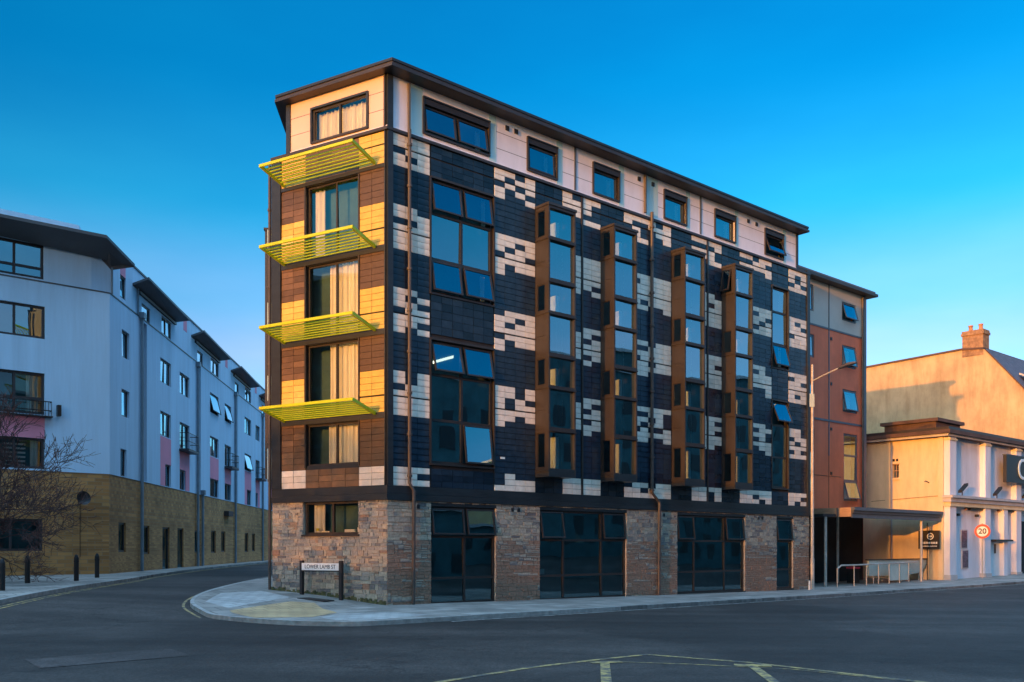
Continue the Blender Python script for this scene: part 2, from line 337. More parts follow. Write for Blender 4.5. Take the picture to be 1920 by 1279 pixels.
# ------------------------------------------------------------------ the place: frames and ground
sa, ca = math.sin(rad(49.2)), math.cos(rad(49.2))
P0 = (-4.011, 30.)
N = (ca, -sa)
PR = Plane(P0, (sa, ca), N)                                   # long facade along the main road
PL = Plane(P0, (-math.sin(rad(60)), .5), (-.5, -math.sin(rad(60))))   # short end facade at the corner
SD = (-math.sin(rad(5.03)), math.cos(rad(5.03)))
def sm(a, b, x):
    t = min(1, max(0, (x - a) / (b - a))); return t * t * (3 - 2 * t)
def gz(X, Y):
    dx, dy = X - P0[0], Y - P0[1]
    u = dx * sa + dy * ca; w = -(dx * N[0] + dy * N[1])
    k = sm(-1, -6.5, X) if False else 1 - sm(-6.5, -1, X)
    f = .62 * (1 - math.exp(-max(w, 0) / 5)) * k
    xs = [(0, 0), (24.7, -.22), (30, -.22), (40, -.1), (60, .2), (90, .3)]
    r = 0 if u <= 0 else .3
    for (a, b), (c, d) in zip(xs, xs[1:]):
        if a <= u <= c: r = b + (d - b) * (u - a) / (c - a); break
    return f + r * (1 - k) - .12

def frange(a, b, st):
    o = []
    while a < b: o.append(a); a += st
    return o
xs = [-1500, -500, -200, -110, -70, -50] + frange(-36, 60, .8) + [60, 75, 100, 200, 500, 1500]
ys = [-400, -150, -60, -25, 0] + frange(6, 105, .8) + [105, 125, 160, 250, 600, 1500]
mb = MB()
me = bpy.data.meshes.new('road')
vv = [(x, y, gz(x, y)) for y in ys for x in xs]; nx = len(xs)
ff = [(j * nx + i, j * nx + i + 1, (j + 1) * nx + i + 1, (j + 1) * nx + i) for j in range(len(ys) - 1) for i in range(nx - 1)]
me.from_pydata(vv, [], ff); me.materials.append(M['asphalt']); me.polygons.foreach_set('use_smooth', [True] * len(ff))
road = bpy.data.objects.new('road', me); COL.objects.link(road); tag(road, 'dark worn asphalt road running past the tiled corner building', kind='structure')

def catmull(pts, per=6):
    out = []
    P = [pts[0]] + pts + [pts[-1]]
    for i in range(1, len(P) - 2):
        a, b, c, d = P[i - 1], P[i], P[i + 1], P[i + 2]
        L = max(1, min(per * 4, int(math.dist(b, c) / .5)))
        L = per if L < per else L
        for k in range(L):
            t = k / L
            out.append(tuple(.5 * (2 * b[j] + (c[j] - a[j]) * t + (2 * a[j] - 5 * b[j] + 4 * c[j] - d[j]) * t * t + (3 * b[j] - a[j] - 3 * c[j] + d[j]) * t ** 3) for j in range(len(b))))
    out.append(pts[-1]); return out
def pavement(name, K, I, label, kerbname, kerblabel, m=14):
    J = catmull([(a[0], a[1], b[0], b[1]) for a, b in zip(K, I)])
    s = MB(); kb = MB()
    rows = []
    for kx, ky, ix, iy in J:
        L = math.dist((kx, ky), (ix, iy)); t0 = .15 / L
        rows.append([(kx + (ix - kx) * t, ky + (iy - ky) * t) for t in [t0 + (1 - t0) * q / m for q in range(m + 1)]])
    for a, b in zip(rows, rows[1:]):
        for q in range(m):
            s.face([(*p, gz(*p) + .115) for p in (a[q], b[q], b[q + 1], a[q + 1])], M['slabs'])
    for (a, ra), (b, rb) in zip(zip(J, rows), zip(J[1:], rows[1:])):
        kc = random.random()
        A, B, C_, D = (a[0], a[1]), (b[0], b[1]), rb[0], ra[0]
        kb.face([(*p, gz(*p) + .122) for p in (A, B, C_, D)], M['kerb'], kc)
        kb.face([(*A, gz(*A) - .1), (*B, gz(*B) - .1), (*B, gz(*B) + .122), (*A, gz(*A) + .122)], M['kerb'], kc * .6)
    tag(s.build(name), label, kind='structure'); tag(kb.build(kerbname), kerblabel, kind='structure')
    return J
K1 = [(-13.4, 75), (-11.6, 52), (-10.76, 41.4), (-10.5, 36), (-10.27, 31.25), (-9.79, 28.4), (-8.94, 26.75), (-7.65, 25.25), (-6.03, 24.0), (-4.54, 23.5), (-3.2, 23.9), (0.63, 27.3), (4.91, 31.6), (12.52, 39.2), (16.6, 43.3), (20.4, 46.8), (28.0, 52.3), (45, 66.5), (62, 81)]
I1 = [(-11.6, 75), (-9.6, 52), (-8.7, 41.4), (-8.2, 36), (-7.7, 33.2), (-7.1, 32.6), (-6.4, 32.2), (-5.7, 31.8), (-5.0, 31.4), (-4.3, 31.2), (-3.6, 31.5), PR(4, -.6, 0)[:2], PR(9, -.6, 0)[:2], PR(18.5, -.6, 0)[:2], PR(24.3, -1.5, 0)[:2], PR(29.5, -6, 0)[:2], PR(39, -6, 0)[:2], PR(60, -2, 0)[:2], PR(82, -2, 0)[:2]]
J1 = pavement('pavement', K1, I1, 'grey slab pavement wrapping the corner of the tiled building', 'kerb', 'pale granite kerb curving round the corner pavement')
K2 = [(-14.2, 12), (-14.5, 23.05), (-14.6, 26.55), (-15.02, 31.3), (-15.63, 38), (-16.69, 44.25), (-19.0, 61.1), (-21.6, 89.3), (-23, 105)]
I2 = [(-40, 13), (-36, 26), (-32, 32), (-28, 37), (-23, 43.5), (-19.6, 48), (-21, 63), (-23.6, 90), (-25, 106)]
J2 = pavement('pavement', K2, I2, 'bluish pavement in front of the white rendered block', 'kerb', 'low kerb along the side street by the white block')

def drape_poly(name, pts, mat, h, label, rings=6):
    s = MB(); c = (sum(p[0] for p in pts) / len(pts), sum(p[1] for p in pts) / len(pts))
    dense = []
    for a, b in zip(pts, pts[1:] + pts[:1]):
        dense += [(a[0] + (b[0] - a[0]) * k / 8, a[1] + (b[1] - a[1]) * k / 8) for k in range(8)]
    lv = [[(c[0] + (p[0] - c[0]) * t, c[1] + (p[1] - c[1]) * t) for p in dense] for t in [q / rings for q in range(1, rings + 1)]]
    n = len(dense)
    for k in range(n): s.face([(*p, gz(*p) + h) for p in (c, lv[0][k], lv[0][(k + 1) % n])], mat)
    for a, b in zip(lv, lv[1:]):
        for k in range(n): s.face([(*p, gz(*p) + h) for p in (a[k], b[k], b[(k + 1) % n], a[(k + 1) % n])], mat)
    return tag(s.build(name), label, kind='structure')
def line_strip(s, pts, w, mat, h=.008):
    dn = []
    for a, b in zip(pts, pts[1:]):
        L = max(1, int(math.dist(a, b) / .4)); dn += [(a[0] + (b[0] - a[0]) * k / L, a[1] + (b[1] - a[1]) * k / L) for k in range(L)]
    dn.append(pts[-1]); ed = []
    for i, p in enumerate(dn):
        a, b = dn[max(0, i - 1)], dn[min(len(dn) - 1, i + 1)]; dx, dy = b[0] - a[0], b[1] - a[1]; L = math.hypot(dx, dy) or 1
        q = (-dy / L * w / 2, dx / L * w / 2); ed.append(((p[0] + q[0], p[1] + q[1]), (p[0] - q[0], p[1] - q[1])))
    for (a, b), (c, d) in zip(ed, ed[1:]): s.face([(*p, gz(*p) + h) for p in (a, b, d, c)], mat)

drape_poly('road_patch', [(-8.68, 16.6), (-6.71, 18.3), (-5.9, 17.15), (-7.76, 15.35)], M['asphaltpatch'], .008, 'paler rectangular asphalt repair patch in the road')
drape_poly('tactile_paving', [(-8.15, 26.9), (-6.97, 29.4), (-6.22, 29.4), (-5.0, 26.7), (-5.35, 25.0), (-6.85, 24.75)], M['tactile'], .124, 'buff tactile paving at the corner crossing')
drape_poly('pale_paving', [(-9.3, 28.3), (-9.6, 30.8), (-8.6, 32.0), (-7.2, 30.4), (-8.3, 27.3)], M['paleslab'], .121, 'pale stone flags on the corner pavement')
drape_poly('pale_paving', [(-5.1, 24.8), (-4.85, 26.3), (-3.6, 27.0), (-2.3, 25.8), (-3.4, 24.2), (-4.5, 23.9)], M['paleslab'], .121, 'pale dropped-kerb paving at the corner')
s = MB(); mp_ = (-6.35, 30.2)
for k in range(1): s.boxf(lambda a, b, c: (mp_[0] + a * .9 + b * .25, mp_[1] + a * -.45 + b * .5, gz(*mp_) + c - a * .06), -.55, .55, -.45, .45, .06, .135, M['signblack'])
tag(s.build('manhole_cover'), 'dark iron cover set in the corner pavement by the stone wall', 'manhole cover')
s = MB()
line_strip(s, [(-1.9, 12.6), (-1.03, 13.85), (.35, 15.5), (1.56, 16.55), (2.49, 17.3), (4.06, 16.15), (6.01, 13.85), (8.2, 11.2)], .13, M['yline'])
line_strip(s, [(1.62, 16.3), (1.40, 13.85), (1.2, 11.5)], .16, M['yline']); line_strip(s, [(4.05, 15.9), (3.88, 13.85), (3.7, 11.5)], .16, M['yline'])
line_strip(s, [(1.56, 16.3), (3.0, 15.9), (4.55, 15.25), (6.6, 13.2)], .07, M['yline'], .007)
line_strip(s, [(1.36, 16.05), (1.9, 16.2)], .22, M['yline'], .012); line_strip(s, [(3.75, 15.75), (4.35, 15.65)], .26, M['yline'], .012)
tag(s.build('road_marking'), 'worn yellow box markings on the road', kind='structure')
s = MB()
off = lambda J, d: [(a[0] - d * (a[2] - a[0]) / math.dist(a[:2], a[2:]), a[1] - d * (a[3] - a[1]) / math.dist(a[:2], a[2:])) for a in J]
for d in (.3, .5): line_strip(s, off(J2, d), .08, M['yline'])
line_strip(s, off([j for j in J1 if j[1] < 60 and (j[0] < -8.5)], .25), .08, M['yline'])
line_strip(s, off([j for j in J1 if j[0] > -2], .3), .09, M['wline'])
tag(s.build('road_edge_line'), 'worn double edge lines along the kerbs', kind='structure')

# ------------------------------------------------------------------ windows
def sash(parent, P, u0, u1, z0, z1, ang, o=0., fw=.055, glass='glass', frame='frame', name='sash'):
    """top-hung sash pushed out by ang degrees at its foot"""
    s = MB(); c_, s_ = math.cos(rad(ang)), math.sin(rad(ang)); h = z1 - z0
    f = lambda u, t, v: P(u, o + v * s_ + t * c_, z1 - v * c_ + t * s_)
    s.boxf(f, u0, u1, 0, .05, 0, fw, M[frame]); s.boxf(f, u0, u1, 0, .05, h - fw, h, M[frame])
    s.boxf(f, u0, u0 + fw, 0, .05, fw, h - fw, M[frame]); s.boxf(f, u1 - fw, u1, 0, .05, fw, h - fw, M[frame])
    outface(s, P, [f(u0 + fw, .025, fw), f(u1 - fw, .025, fw), f(u1 - fw, .025, h - fw), f(u0 + fw, .025, h - fw)], M[glass])
    return s.build(name, parent)
def window(parent, P, u0, u1, z0, z1, us=(), zs=(), rec=.12, fw=.06, glass='glass', frame='frame', opened={}, blinds=None, curtain=None, sill=False, name='window', label=None):
    """frame as the part, panes and sashes under it; opened = {(column, row from top): degrees}"""
    U = [u0] + sorted(us) + [u1]; Z = [z1] + sorted(zs, reverse=True) + [z0]
    s = MB(); o0, o1 = -rec - .06, -rec + .02
    s.box(P, u0, u0 + fw, o0, o1, z0, z1, M[frame]); s.box(P, u1 - fw, u1, o0, o1, z0, z1, M[frame])
    s.box(P, u0 + fw, u1 - fw, o0, o1, z1 - fw, z1, M[frame]); s.box(P, u0 + fw, u1 - fw, o0, o1, z0, z0 + fw, M[frame])
    for u in us: s.box(P, u - fw / 2, u + fw / 2, o0, o1 + .003, z0 + fw, z1 - fw, M[frame])
    for z in zs:
        for a, b in zip(U, U[1:]): s.box(P, a + (fw if a == u0 else fw / 2), b - (fw if b == u1 else fw / 2), o0, o1, z - fw / 2, z + fw / 2, M[frame])
    if sill: s.box(P, u0 - .04, u1 + .04, -rec + .02, .05, z0 - .05, z0 + .012, M[frame])
    w = s.build(name, parent)
    if label: w['label'] = label
    g = MB(); have = False
    for i, (a, b) in enumerate(zip(U, U[1:])):
        for j, (t, q) in enumerate(zip(Z, Z[1:])):
            if (i, j) in opened:
                sash(w, P, a + fw * .7, b - fw * .7, q + fw * .7, t - fw * .7, opened[(i, j)], -rec + .01, glass=glass, frame=frame)
            else:
                ja, jz = random.uniform(-.012, .012) * (b - a), random.uniform(-.012, .012) * (t - q); oo = -rec - .02
                outface(g, P, [P(a, oo - ja - jz, q), P(b, oo + ja - jz, q), P(b, oo + ja + jz, t), P(a, oo - ja + jz, t)], M[glass]); have = True
    if have: g.build('pane', w)
    if blinds:
        b = MB()
        for a, e, c, d in blinds: b.box(P, a, e, -rec - .3, -rec - .27, c, d, M['blind'])
        b.build('blind', w)
    if curtain:
        cm = MB()
        for a, e, c, d in curtain:
            n = max(8, int((e - a) / .035)); pts = [(a + (e - a) * k / n, -rec - .26 + .05 * math.sin(k * 1.35) + .02 * math.sin(k * .61 + a)) for k in range(n + 1)]
            for (p, q), (p2, q2) in zip(pts, pts[1:]): cm.face([P(p, q, c), P(p2, q2, c), P(p2, q2, d), P(p, q, d)], M['curtain'])
        cm.build('curtain', w, True)
    return w

# ------------------------------------------------------------------ 1. tiled corner building
J = [14.863, 12.166, 9.469, 6.772]; CC = 2.697 / 13
BAND0, BAND1, CLAD1 = 3.395, 3.867, 15.29
main = thing('apartment_building', (P0[0], P0[1], 0), 'six storey corner block clad in black and cream tiles above a rubble stone base', 'building')
# core (dark rooms behind the glass)
def inset_core(pts, z0, z1, parent, name='interior_wall', mat='interior'):
    s = MB(); s.prism(pts, z0, z1, M[mat]); return s.build(name, parent)
side_end = (PL(5, 0, 0)[0] + SD[0] * 24, PL(5, 0, 0)[1] + SD[1] * 24)
inset_core([(-3.95, 30.75), PR(24.1, -.62, 0)[:2], PR(24.1, -13.5, 0)[:2], (side_end[0] + .9, side_end[1] - .5), (PL(4.6, -.6, 0)[0] + .1, PL(4.6, -.6, 0)[1])], -.3, 17.0, main)

A = [(j - 1.74, j - .72) for j in J]; A[3] = (J[3] - 2.05, J[3] - .72)
B = [(j - 3.25, j - 1.88) for j in J[:3]]
OR = [(6.43, 7.80), (9.87, 11.20), (14.15, 15.50), (17.62, 18.96)]
holesR = [(1.73, 4.43, A[1][0] - .06, A[0][1] + .06), (1.73, 4.43, A[3][0] - .06, A[2][1] + .06), (21.52, 22.86, A[1][0] - .06, A[0][1] + .06), (21.52, 22.86, A[3][0] - .06, A[2][1] + .06)]
s = MB()
s.wall(PR, .0, 24.7, BAND1, 15.33, holesR + [(a + .08, b - .08, 4.7, 14.1) for a, b in OR], M['joint'], -.035, .16)
s.build('backing_wall', main)
# --- tiles
def tiles(s, P, edges, rows, grid=None, gap=.012, holes=(), dark='tile_dark', pale='tile_light'):
    for r, (z0, z1) in enumerate(rows):
        for c, (a, b) in enumerate(zip(edges, edges[1:])):
            if b - a < .2 and False: continue
            light = grid and grid[r][c] == 'L'
            if any(h[0] < (a + b) / 2 < h[1] and h[2] < (z0 + z1) / 2 < h[3] for h in holes): continue
            jo = random.uniform(-.005, .005)
            s.box(P, a + gap / 2, b - gap / 2, -.034, jo, z0 + gap / 2, z1 - gap / 2, M[pale] if light else M[dark], random.random(), 'b0')
def rowset(k):
    """rows of one storey joint, top down: a4..a1, b1..b3 (k = joint), with a wide open joint between a1 and b1"""
    j = J[k]; rows = [(j + (q - 1) * CC + (.02 if q == 1 else 0), j + q * CC) for q in ((2, 1) if k == 0 else (4, 3, 2, 1))]
    rows += [(j - q * CC, j - (q - 1) * CC - (.02 if q == 1 else 0)) for q in (1, 2, 3)]
    return rows
def midrows(k):
    j = J[k]; return [(j - (q + 1) * CC, j - q * CC) for q in (range(3, 9) if k < 3 else range(3, 11))]
BOT = [(3.867 + q * CC, 3.867 + (q + 1) * CC) for q in (2, 1, 0)]
PAT = {
 'A': ([.22, .70, 1.18, 1.68], [
  'LLL LLL DLL LDL LLL', 'LLD LLL DDL LLL LLL LLL LLL', 'LLD LDL LLD DLL LLL LLD LDL', 'LDL LDL DLL LLL LLL LLL LLL', 'LLL LLD LLL']),
 'B': ([4.48, 4.965, 5.45, 5.935, 6.42], [
  'LLDL LDLL DLDL LDLD LDDL', 'LLLL LLDL LDLL DLLD LLLL LDLL LDDD', 'DLLL LLDL LDLL LLLL DLLL LDLL LDDD', 'LLDL LLDL LDLD LDLL LLLL LLDL LDDD', 'DLDD DLLL LLLL']),
 'C1': ([7.82, 8.32, 8.79], ['LD LL LL DL DD', 'LL LL LL LL LL LL LL', 'DD LL LL LL LL LL DD', 'DD LL LL LL LL LL DD', 'LL LL LL']),
 'C2': ([8.89, 9.37, 9.87], ['LL LD LD DD LL', 'LL LL LL LL LL LD DL', 'LL LD DL LL LL DL LD', 'LL LD DL LL DL LL LD', 'LL LL LL']),
 'D': ([11.22, 11.71, 12.2, 12.68, 13.15, 13.62, 14.13], [
  'LLLLDL LDDLLL DLDDLL LLDDDL DLLDDD', 'LLLLLL LDLLLL LLLLLL LLLLLL LLLLLL LLDLLL LLLDDL', 'LLLDLL LDDLLL LLLLLL LDLLLL LLLDLL LLLLLL LLLDDD', 'LLLLLL DDDLLD LLLDLD LLDLLD LDLDDL LLLLLL LLLDDL', 'DLLDLL LLDLLL LLLLLL']),
 'E1': ([15.5, 15.98, 16.54], ['LL DD LL DL DD', 'LL LL LL LL LL LL LL', 'LL LL LL LL LL LL LL', 'LL LL LL LL LL LL LL', 'LL LL LL']),
 'E2': ([16.64, 17.11, 17.61], ['LL DL LD LD LL', 'LD LL DL LL LL LL LL', 'LL LL LD LL LL LL LL', 'LL LD LL LD LL LL LD', 'LL DL DL']),
 'F': ([18.97, 19.47, 19.97, 20.47, 20.97, 21.48], [
  'LLDLL DDLLD LLLLL DDDDL DDDDD', 'LLLLL LLDLL LLLLD LLLDL LLDLL LLLLL DDDDD', 'LLLLD LLDLD LLLLL LLLLL LLLLL LLDDL DDDDL', 'LLLLD LLDLL LLLLD LLDLD LLLLL LLDLL DDDDL', 'LLLLL LLDLL LLLDL']),
 'G': ([22.92, 23.43, 23.95, 24.46], ['LLL LDL LDL DLD LLL', 'LLL LDL LLD LLL DLL LLL LLL', 'LLL DLL LLD LLL LLL LDL LLL', 'LLD LLD DLL LDL LLL DLD LLL', 'LLL LLD LDL']),
}
s = MB()
for key, (edges, pats) in PAT.items():
    for k in range(4):
        tiles(s, PR, edges, rowset(k), pats[k].split()); tiles(s, PR, edges, midrows(k))
    tiles(s, PR, edges, BOT, pats[4].split())
for a, b in OR:                                               # dark tiles over and under each oriel
    e = [a, a + (b - a) / 3, a + 2 * (b - a) / 3, b + .01]
    tiles(s, PR, e, [r for r in rowset(0) if r[0] > 14.2]); tiles(s, PR, e, BOT)
e = [1.73 + .45 * q for q in range(7)]
for rows in (rowset(0)[:5], [(A[1][0] - .08 - (q + 1) * .27, A[1][0] - .08 - q * .27) for q in range(6)], [(3.867 + q * .21, 3.867 + (q + 1) * .21) for q in range(4)]):
    tiles(s, PR, e, [r for r in rows if not (A[0][1] + .06 > r[0] > A[1][0] - .08) and not (r[0] < A[2][1] + .07 and r[1] > A[3][0] - .06)])
e = [21.52, 21.97, 22.42, 22.87]
for rows in (rowset(0)[:5], [(A[1][0] - .08 - (q + 1) * .207, A[1][0] - .08 - q * .207) for q in range(8)], BOT):
    tiles(s, PR, e, [r for r in rows if not (A[0][1] + .06 > r[0] > A[1][0] - .08) and not (r[0] < A[2][1] + .07 and r[1] > A[3][0] - .06)])
s.build('tile_cladding', main)
s = MB()
LW = [(1.16, 3.47)]
SH = [14.22, 11.52, 8.83, 6.13]
LWIN = [(11.64, 14.10), (8.94, 11.40), (6.25, 8.71), (4.62, 6.01)]
s2 = MB(); s2.wall(PL, 0.0, 5.0, BAND1, 15.33, [(1.18, 3.45, a, b) for a, b in LWIN], M['joint'], -.035, .2); s2.build('backing_wall', main)
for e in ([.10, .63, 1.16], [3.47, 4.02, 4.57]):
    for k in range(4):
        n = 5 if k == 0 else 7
        tiles(s, PL, e, rowset(k), ['LL'] * n, pale='tile_sunlit'); tiles(s, PL, e, midrows(k), dark='tile_dark_warmlit')
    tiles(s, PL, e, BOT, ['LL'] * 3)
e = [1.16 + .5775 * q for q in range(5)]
tiles(s, PL, e, rowset(0), dark='tile_dark_warmlit'); tiles(s, PL, e, [(3.867 + q * CC, 3.867 + (q + 1) * CC) for q in range(3)], dark='tile_dark_warmlit')
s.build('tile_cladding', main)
# --- trims
s = MB()
s.box(PR, .0, .2, -.1, .05, BAND1, CLAD1, M['band']); s.box(PR, 24.47, 24.72, -.3, .05, BAND1, 15.5, M['band'])
s.box(PL, .055, .095, -.1, .04, BAND1, CLAD1, M['band']); s.box(PL, 4.58, 5.0, -.3, .06, BAND1, CLAD1, M['band'])
for u in (8.795, 16.55): s.box(PR, u, u + .09, -.05, .035, BAND1, CLAD1, M['bronze'])
s.each('corner_trim', main)
s = MB()                                                       # dark metal band over the stone, and the ledge below the attic
poly = lambda o, a=0, b=24.72, c=5.0: [PL(c, o, 0)[:2], (P0[0] + (-.0) + o * .1, P0[1] - o * 1.22), PR(b, o, 0)[:2]]
def ribbon(s, o0, o1, z0, z1, mat, b=24.72, c=5.0):
    x, y = poly(o0, 0, b, c), poly(o1, 0, b, c)
    for i in range(2):
        s.face([(*y[i], z0), (*y[i + 1], z0), (*y[i + 1], z1), (*y[i], z1)], mat)
        s.face([(*x[i], z1), (*y[i], z1), (*y[i + 1], z1), (*x[i + 1], z1)], mat); s.face([(*x[i], z0), (*x[i + 1], z0), (*y[i + 1], z0), (*y[i], z0)], mat)
    for q in (0, 2): s.face([(*x[q], z0), (*y[q], z0), (*y[q], z1), (*x[q], z1)], mat)
ribbon(s, -.3, .07, BAND0, BAND0 + .2, M['band']); ribbon(s, -.3, .05, BAND0 + .205, BAND1 - .004, M['band'])
s.build('fascia_band', main)
s = MB(); ribbon(s, -.4, .075, CLAD1 + .004, CLAD1 + .1, M['roofmetal'], 24.74, 5.02); ribbon(s, -.2, .02, CLAD1 + .104, CLAD1 + .15, M['panel'], 23.66, 4.27); s.build('ledge', main)
# --- attic storey
TOPW = [(1.44, 4.21), (6.07, 7.49), (9.48, 10.9), (13.71, 15.11), (17.15, 18.6), (20.97, 22.42)]
TZ0, TZ1 = 15.62, 16.79
s = MB()
s.wall(PR, .16, 23.66, CLAD1 + .1, 17.1, [(a, b, TZ0, TZ1) for a, b in TOPW], M['panel'], -.02, .2)
LTOP = (.83, 3.16, 15.55, 16.65)
s.wall(PL, .10, 4.27, CLAD1 + .1, 17.1, [LTOP], M['panel_sunlit'], -.02, .2)
a, b = PL(4.27, -.02, 0), PL(4.27, -.02, 0)
s.face([(a[0], a[1], CLAD1), (a[0] + SD[0] * 20, a[1] + SD[1] * 20, CLAD1), (a[0] + SD[0] * 20, a[1] + SD[1] * 20, 17.1), (a[0], a[1], 17.1)], M['steelgrey'])
s.box(PR, 23.56, 23.67, -12, -.3, CLAD1, 17.1, M['panel'])
s.build('attic_wall', main)
s = MB()
for z in (15.98, 16.56):
    prev = .95
    for a, b in TOPW + [(23.55, 24)]:
        if z < TZ1 and a - prev > .05: s.box(PR, prev + .03, a - .03, -.03, -.016, z, z + .018, M['steelgrey'])
        prev = b
    s.box(PL, .14, .80, -.03, -.016, z, z + .018, M['steelgrey']); s.box(PL, 3.2, 4.16, -.03, -.016, z, z + .018, M['steelgrey'])
for u in (8.44, 16.08): s.box(PR, u, u + .09, -.03, .012, CLAD1 + .12, 17.09, M['steelgrey'])
s.box(PR, 0., .2, -.08, .045, CLAD1 + .102, 17.08, M['band']); s.box(PL, .058, .12, -.08, .04, CLAD1 + .102, 17.08, M['frame']); s.box(PL, 4.16, 4.34, -.1, .03, CLAD1 + .102, 17.08, M['band'])
s.box(PR, 23.55, 23.71, -.1, .03, CLAD1 + .102, 17.08, M['band'])
s.each('panel_joint', main)
s = MB()
for u, w in ((.9, .5), (4.25, .32), (7.52, .3), (10.93, .3), (12.55, .75), (15.14, .26), (18.62, .25), (22.45, .25)):
    s.box(PR, u, u + w, -.03, -.012, CLAD1 + .17, 17.08, M['panelblue'])
s.each('blue_panel', main)
for u in (5.0, 5.42, 12.05, 12.9, 19.55, 20.2):
    s = MB(); s.box(PR, u, u + .15, -.05, .025, 16.74, 16.9, M['black']); s.build('air_vent', main)
# --- roof
RP = [(-8.13, 31.97), (-3.79, 29.47), PR(23.85, .55, 0)[:2], PR(23.85, -14, 0)[:2], (side_end[0] + 1.5, side_end[1]), (side_end[0] + .25, side_end[1])]
def insetp(pts, d):
    cx, cy = sum(p[0] for p in pts) / len(pts), sum(p[1] for p in pts) / len(pts)
    return [(p[0] + (cx - p[0]) / math.dist(p, (cx, cy)) * d, p[1] + (cy - p[1]) / math.dist(p, (cx, cy)) * d) for p in pts]
s = MB(); s.prism(RP, 17.10, 17.20, M['roofmetal']); s.prism(insetp(RP, .07), 17.204, 17.27, M['roofmetal']); s.prism(insetp(RP, .03), 17.274, 17.36, M['band']); s.prism(insetp(RP, 1.2), 17.37, 17.6, M['roofmetal'])
s.build('roof', main)
# --- attic windows
for i, (a, b) in enumerate(TOPW):
    op = {0: {(0, 0): 8, (1, 0): 9}, 1: {(0, 0): 3}, 5: {(0, 0): 20}}.get(i, {})
    w = window(main, PR, a, b, TZ0, TZ1 - .22, us=[(a + b) / 2] if i == 0 else (), rec=.1, fw=.075, opened=op, curtain=[(b - .32, b - .1, TZ0 + .1, TZ1 - .3)] if i != 5 else None, sill=True)
    s = MB(); s.box(PR, a - .03, b + .03, -.16, .03, TZ1 - .22, TZ1 - .03, M['frame']); s.box(PR, a - .05, b + .05, -.1, .07, TZ1 - .03, TZ1 + .02, M['band']); s.box(PR, a - .055, a, -.1, .045, TZ0 - .04, TZ1 - .03, M['bronze']); s.box(PR, b, b + .055, -.1, .045, TZ0 - .04, TZ1 - .03, M['bronze']); s.build('head_box', w)
w = window(main, PL, *LTOP, us=[2.0], rec=.06, fw=.07, glass='glassclear', curtain=[(.9, 3.1, 15.6, 16.6)], sill=True)
s = MB(); a, b, c, d = LTOP
s.box(PL, a - .07, b + .07, -.1, .05, d, d + .07, M['band']); s.box(PL, a - .07, a, -.1, .05, c - .04, d, M['band']); s.box(PL, b, b + .07, -.1, .05, c - .04, d, M['band']); s.build('surround', w)
# --- flush window stacks
for u0, u1, mid, opens in ((1.73, 4.43, [3.08], ({(0, 0): 9, (1, 0): 9, (0, 2): 9, (1, 2): 12}, {(0, 0): 14, (1, 0): 12, (1, 2): 7})), (21.52, 22.86, [], ({(0, 2): 15}, {(0, 0): 22}))):
    for k, op in zip((0, 2), opens):
        z0, z1 = A[k + 1][0] - .05, A[k][1] + .05
        cur = [(u1 - .25, u1 - .1, A[0][0], A[0][1]), (u1 - .3, u1 - .12, A[1][0], A[1][1])] if k == 0 else None
        w = window(main, PR, u0, u1, z0, z1, us=mid, zs=[B[k][1] + .07, B[k][0] - .08], rec=.1, fw=.09, opened=op, curtain=cur)
        s = MB(); s.box(PR, u0 - .06, u0, -.1, .035, z0 - .06, z1 + .06, M['bronze']); s.box(PR, u1, u1 + .06, -.1, .035, z0 - .06, z1 + .06, M['bronze'])
        s.box(PR, u0, u1, -.1, .05, z1, z1 + .07, M['bronze']); s.box(PR, u0, u1, -.1, .05, z0 - .06, z0, M['frame']); s.build('surround', w)
        if u0 < 2 and k == 2:
            s = MB(); s.boxf(lambda a_, b_, c_: PR(2.2 + a_, -.5 - b_, A[2][1] - .62 + c_ + a_ * .35), 0, .85, 0, .06, 0, .09, M['tube']); s.build('ceiling_light', w)
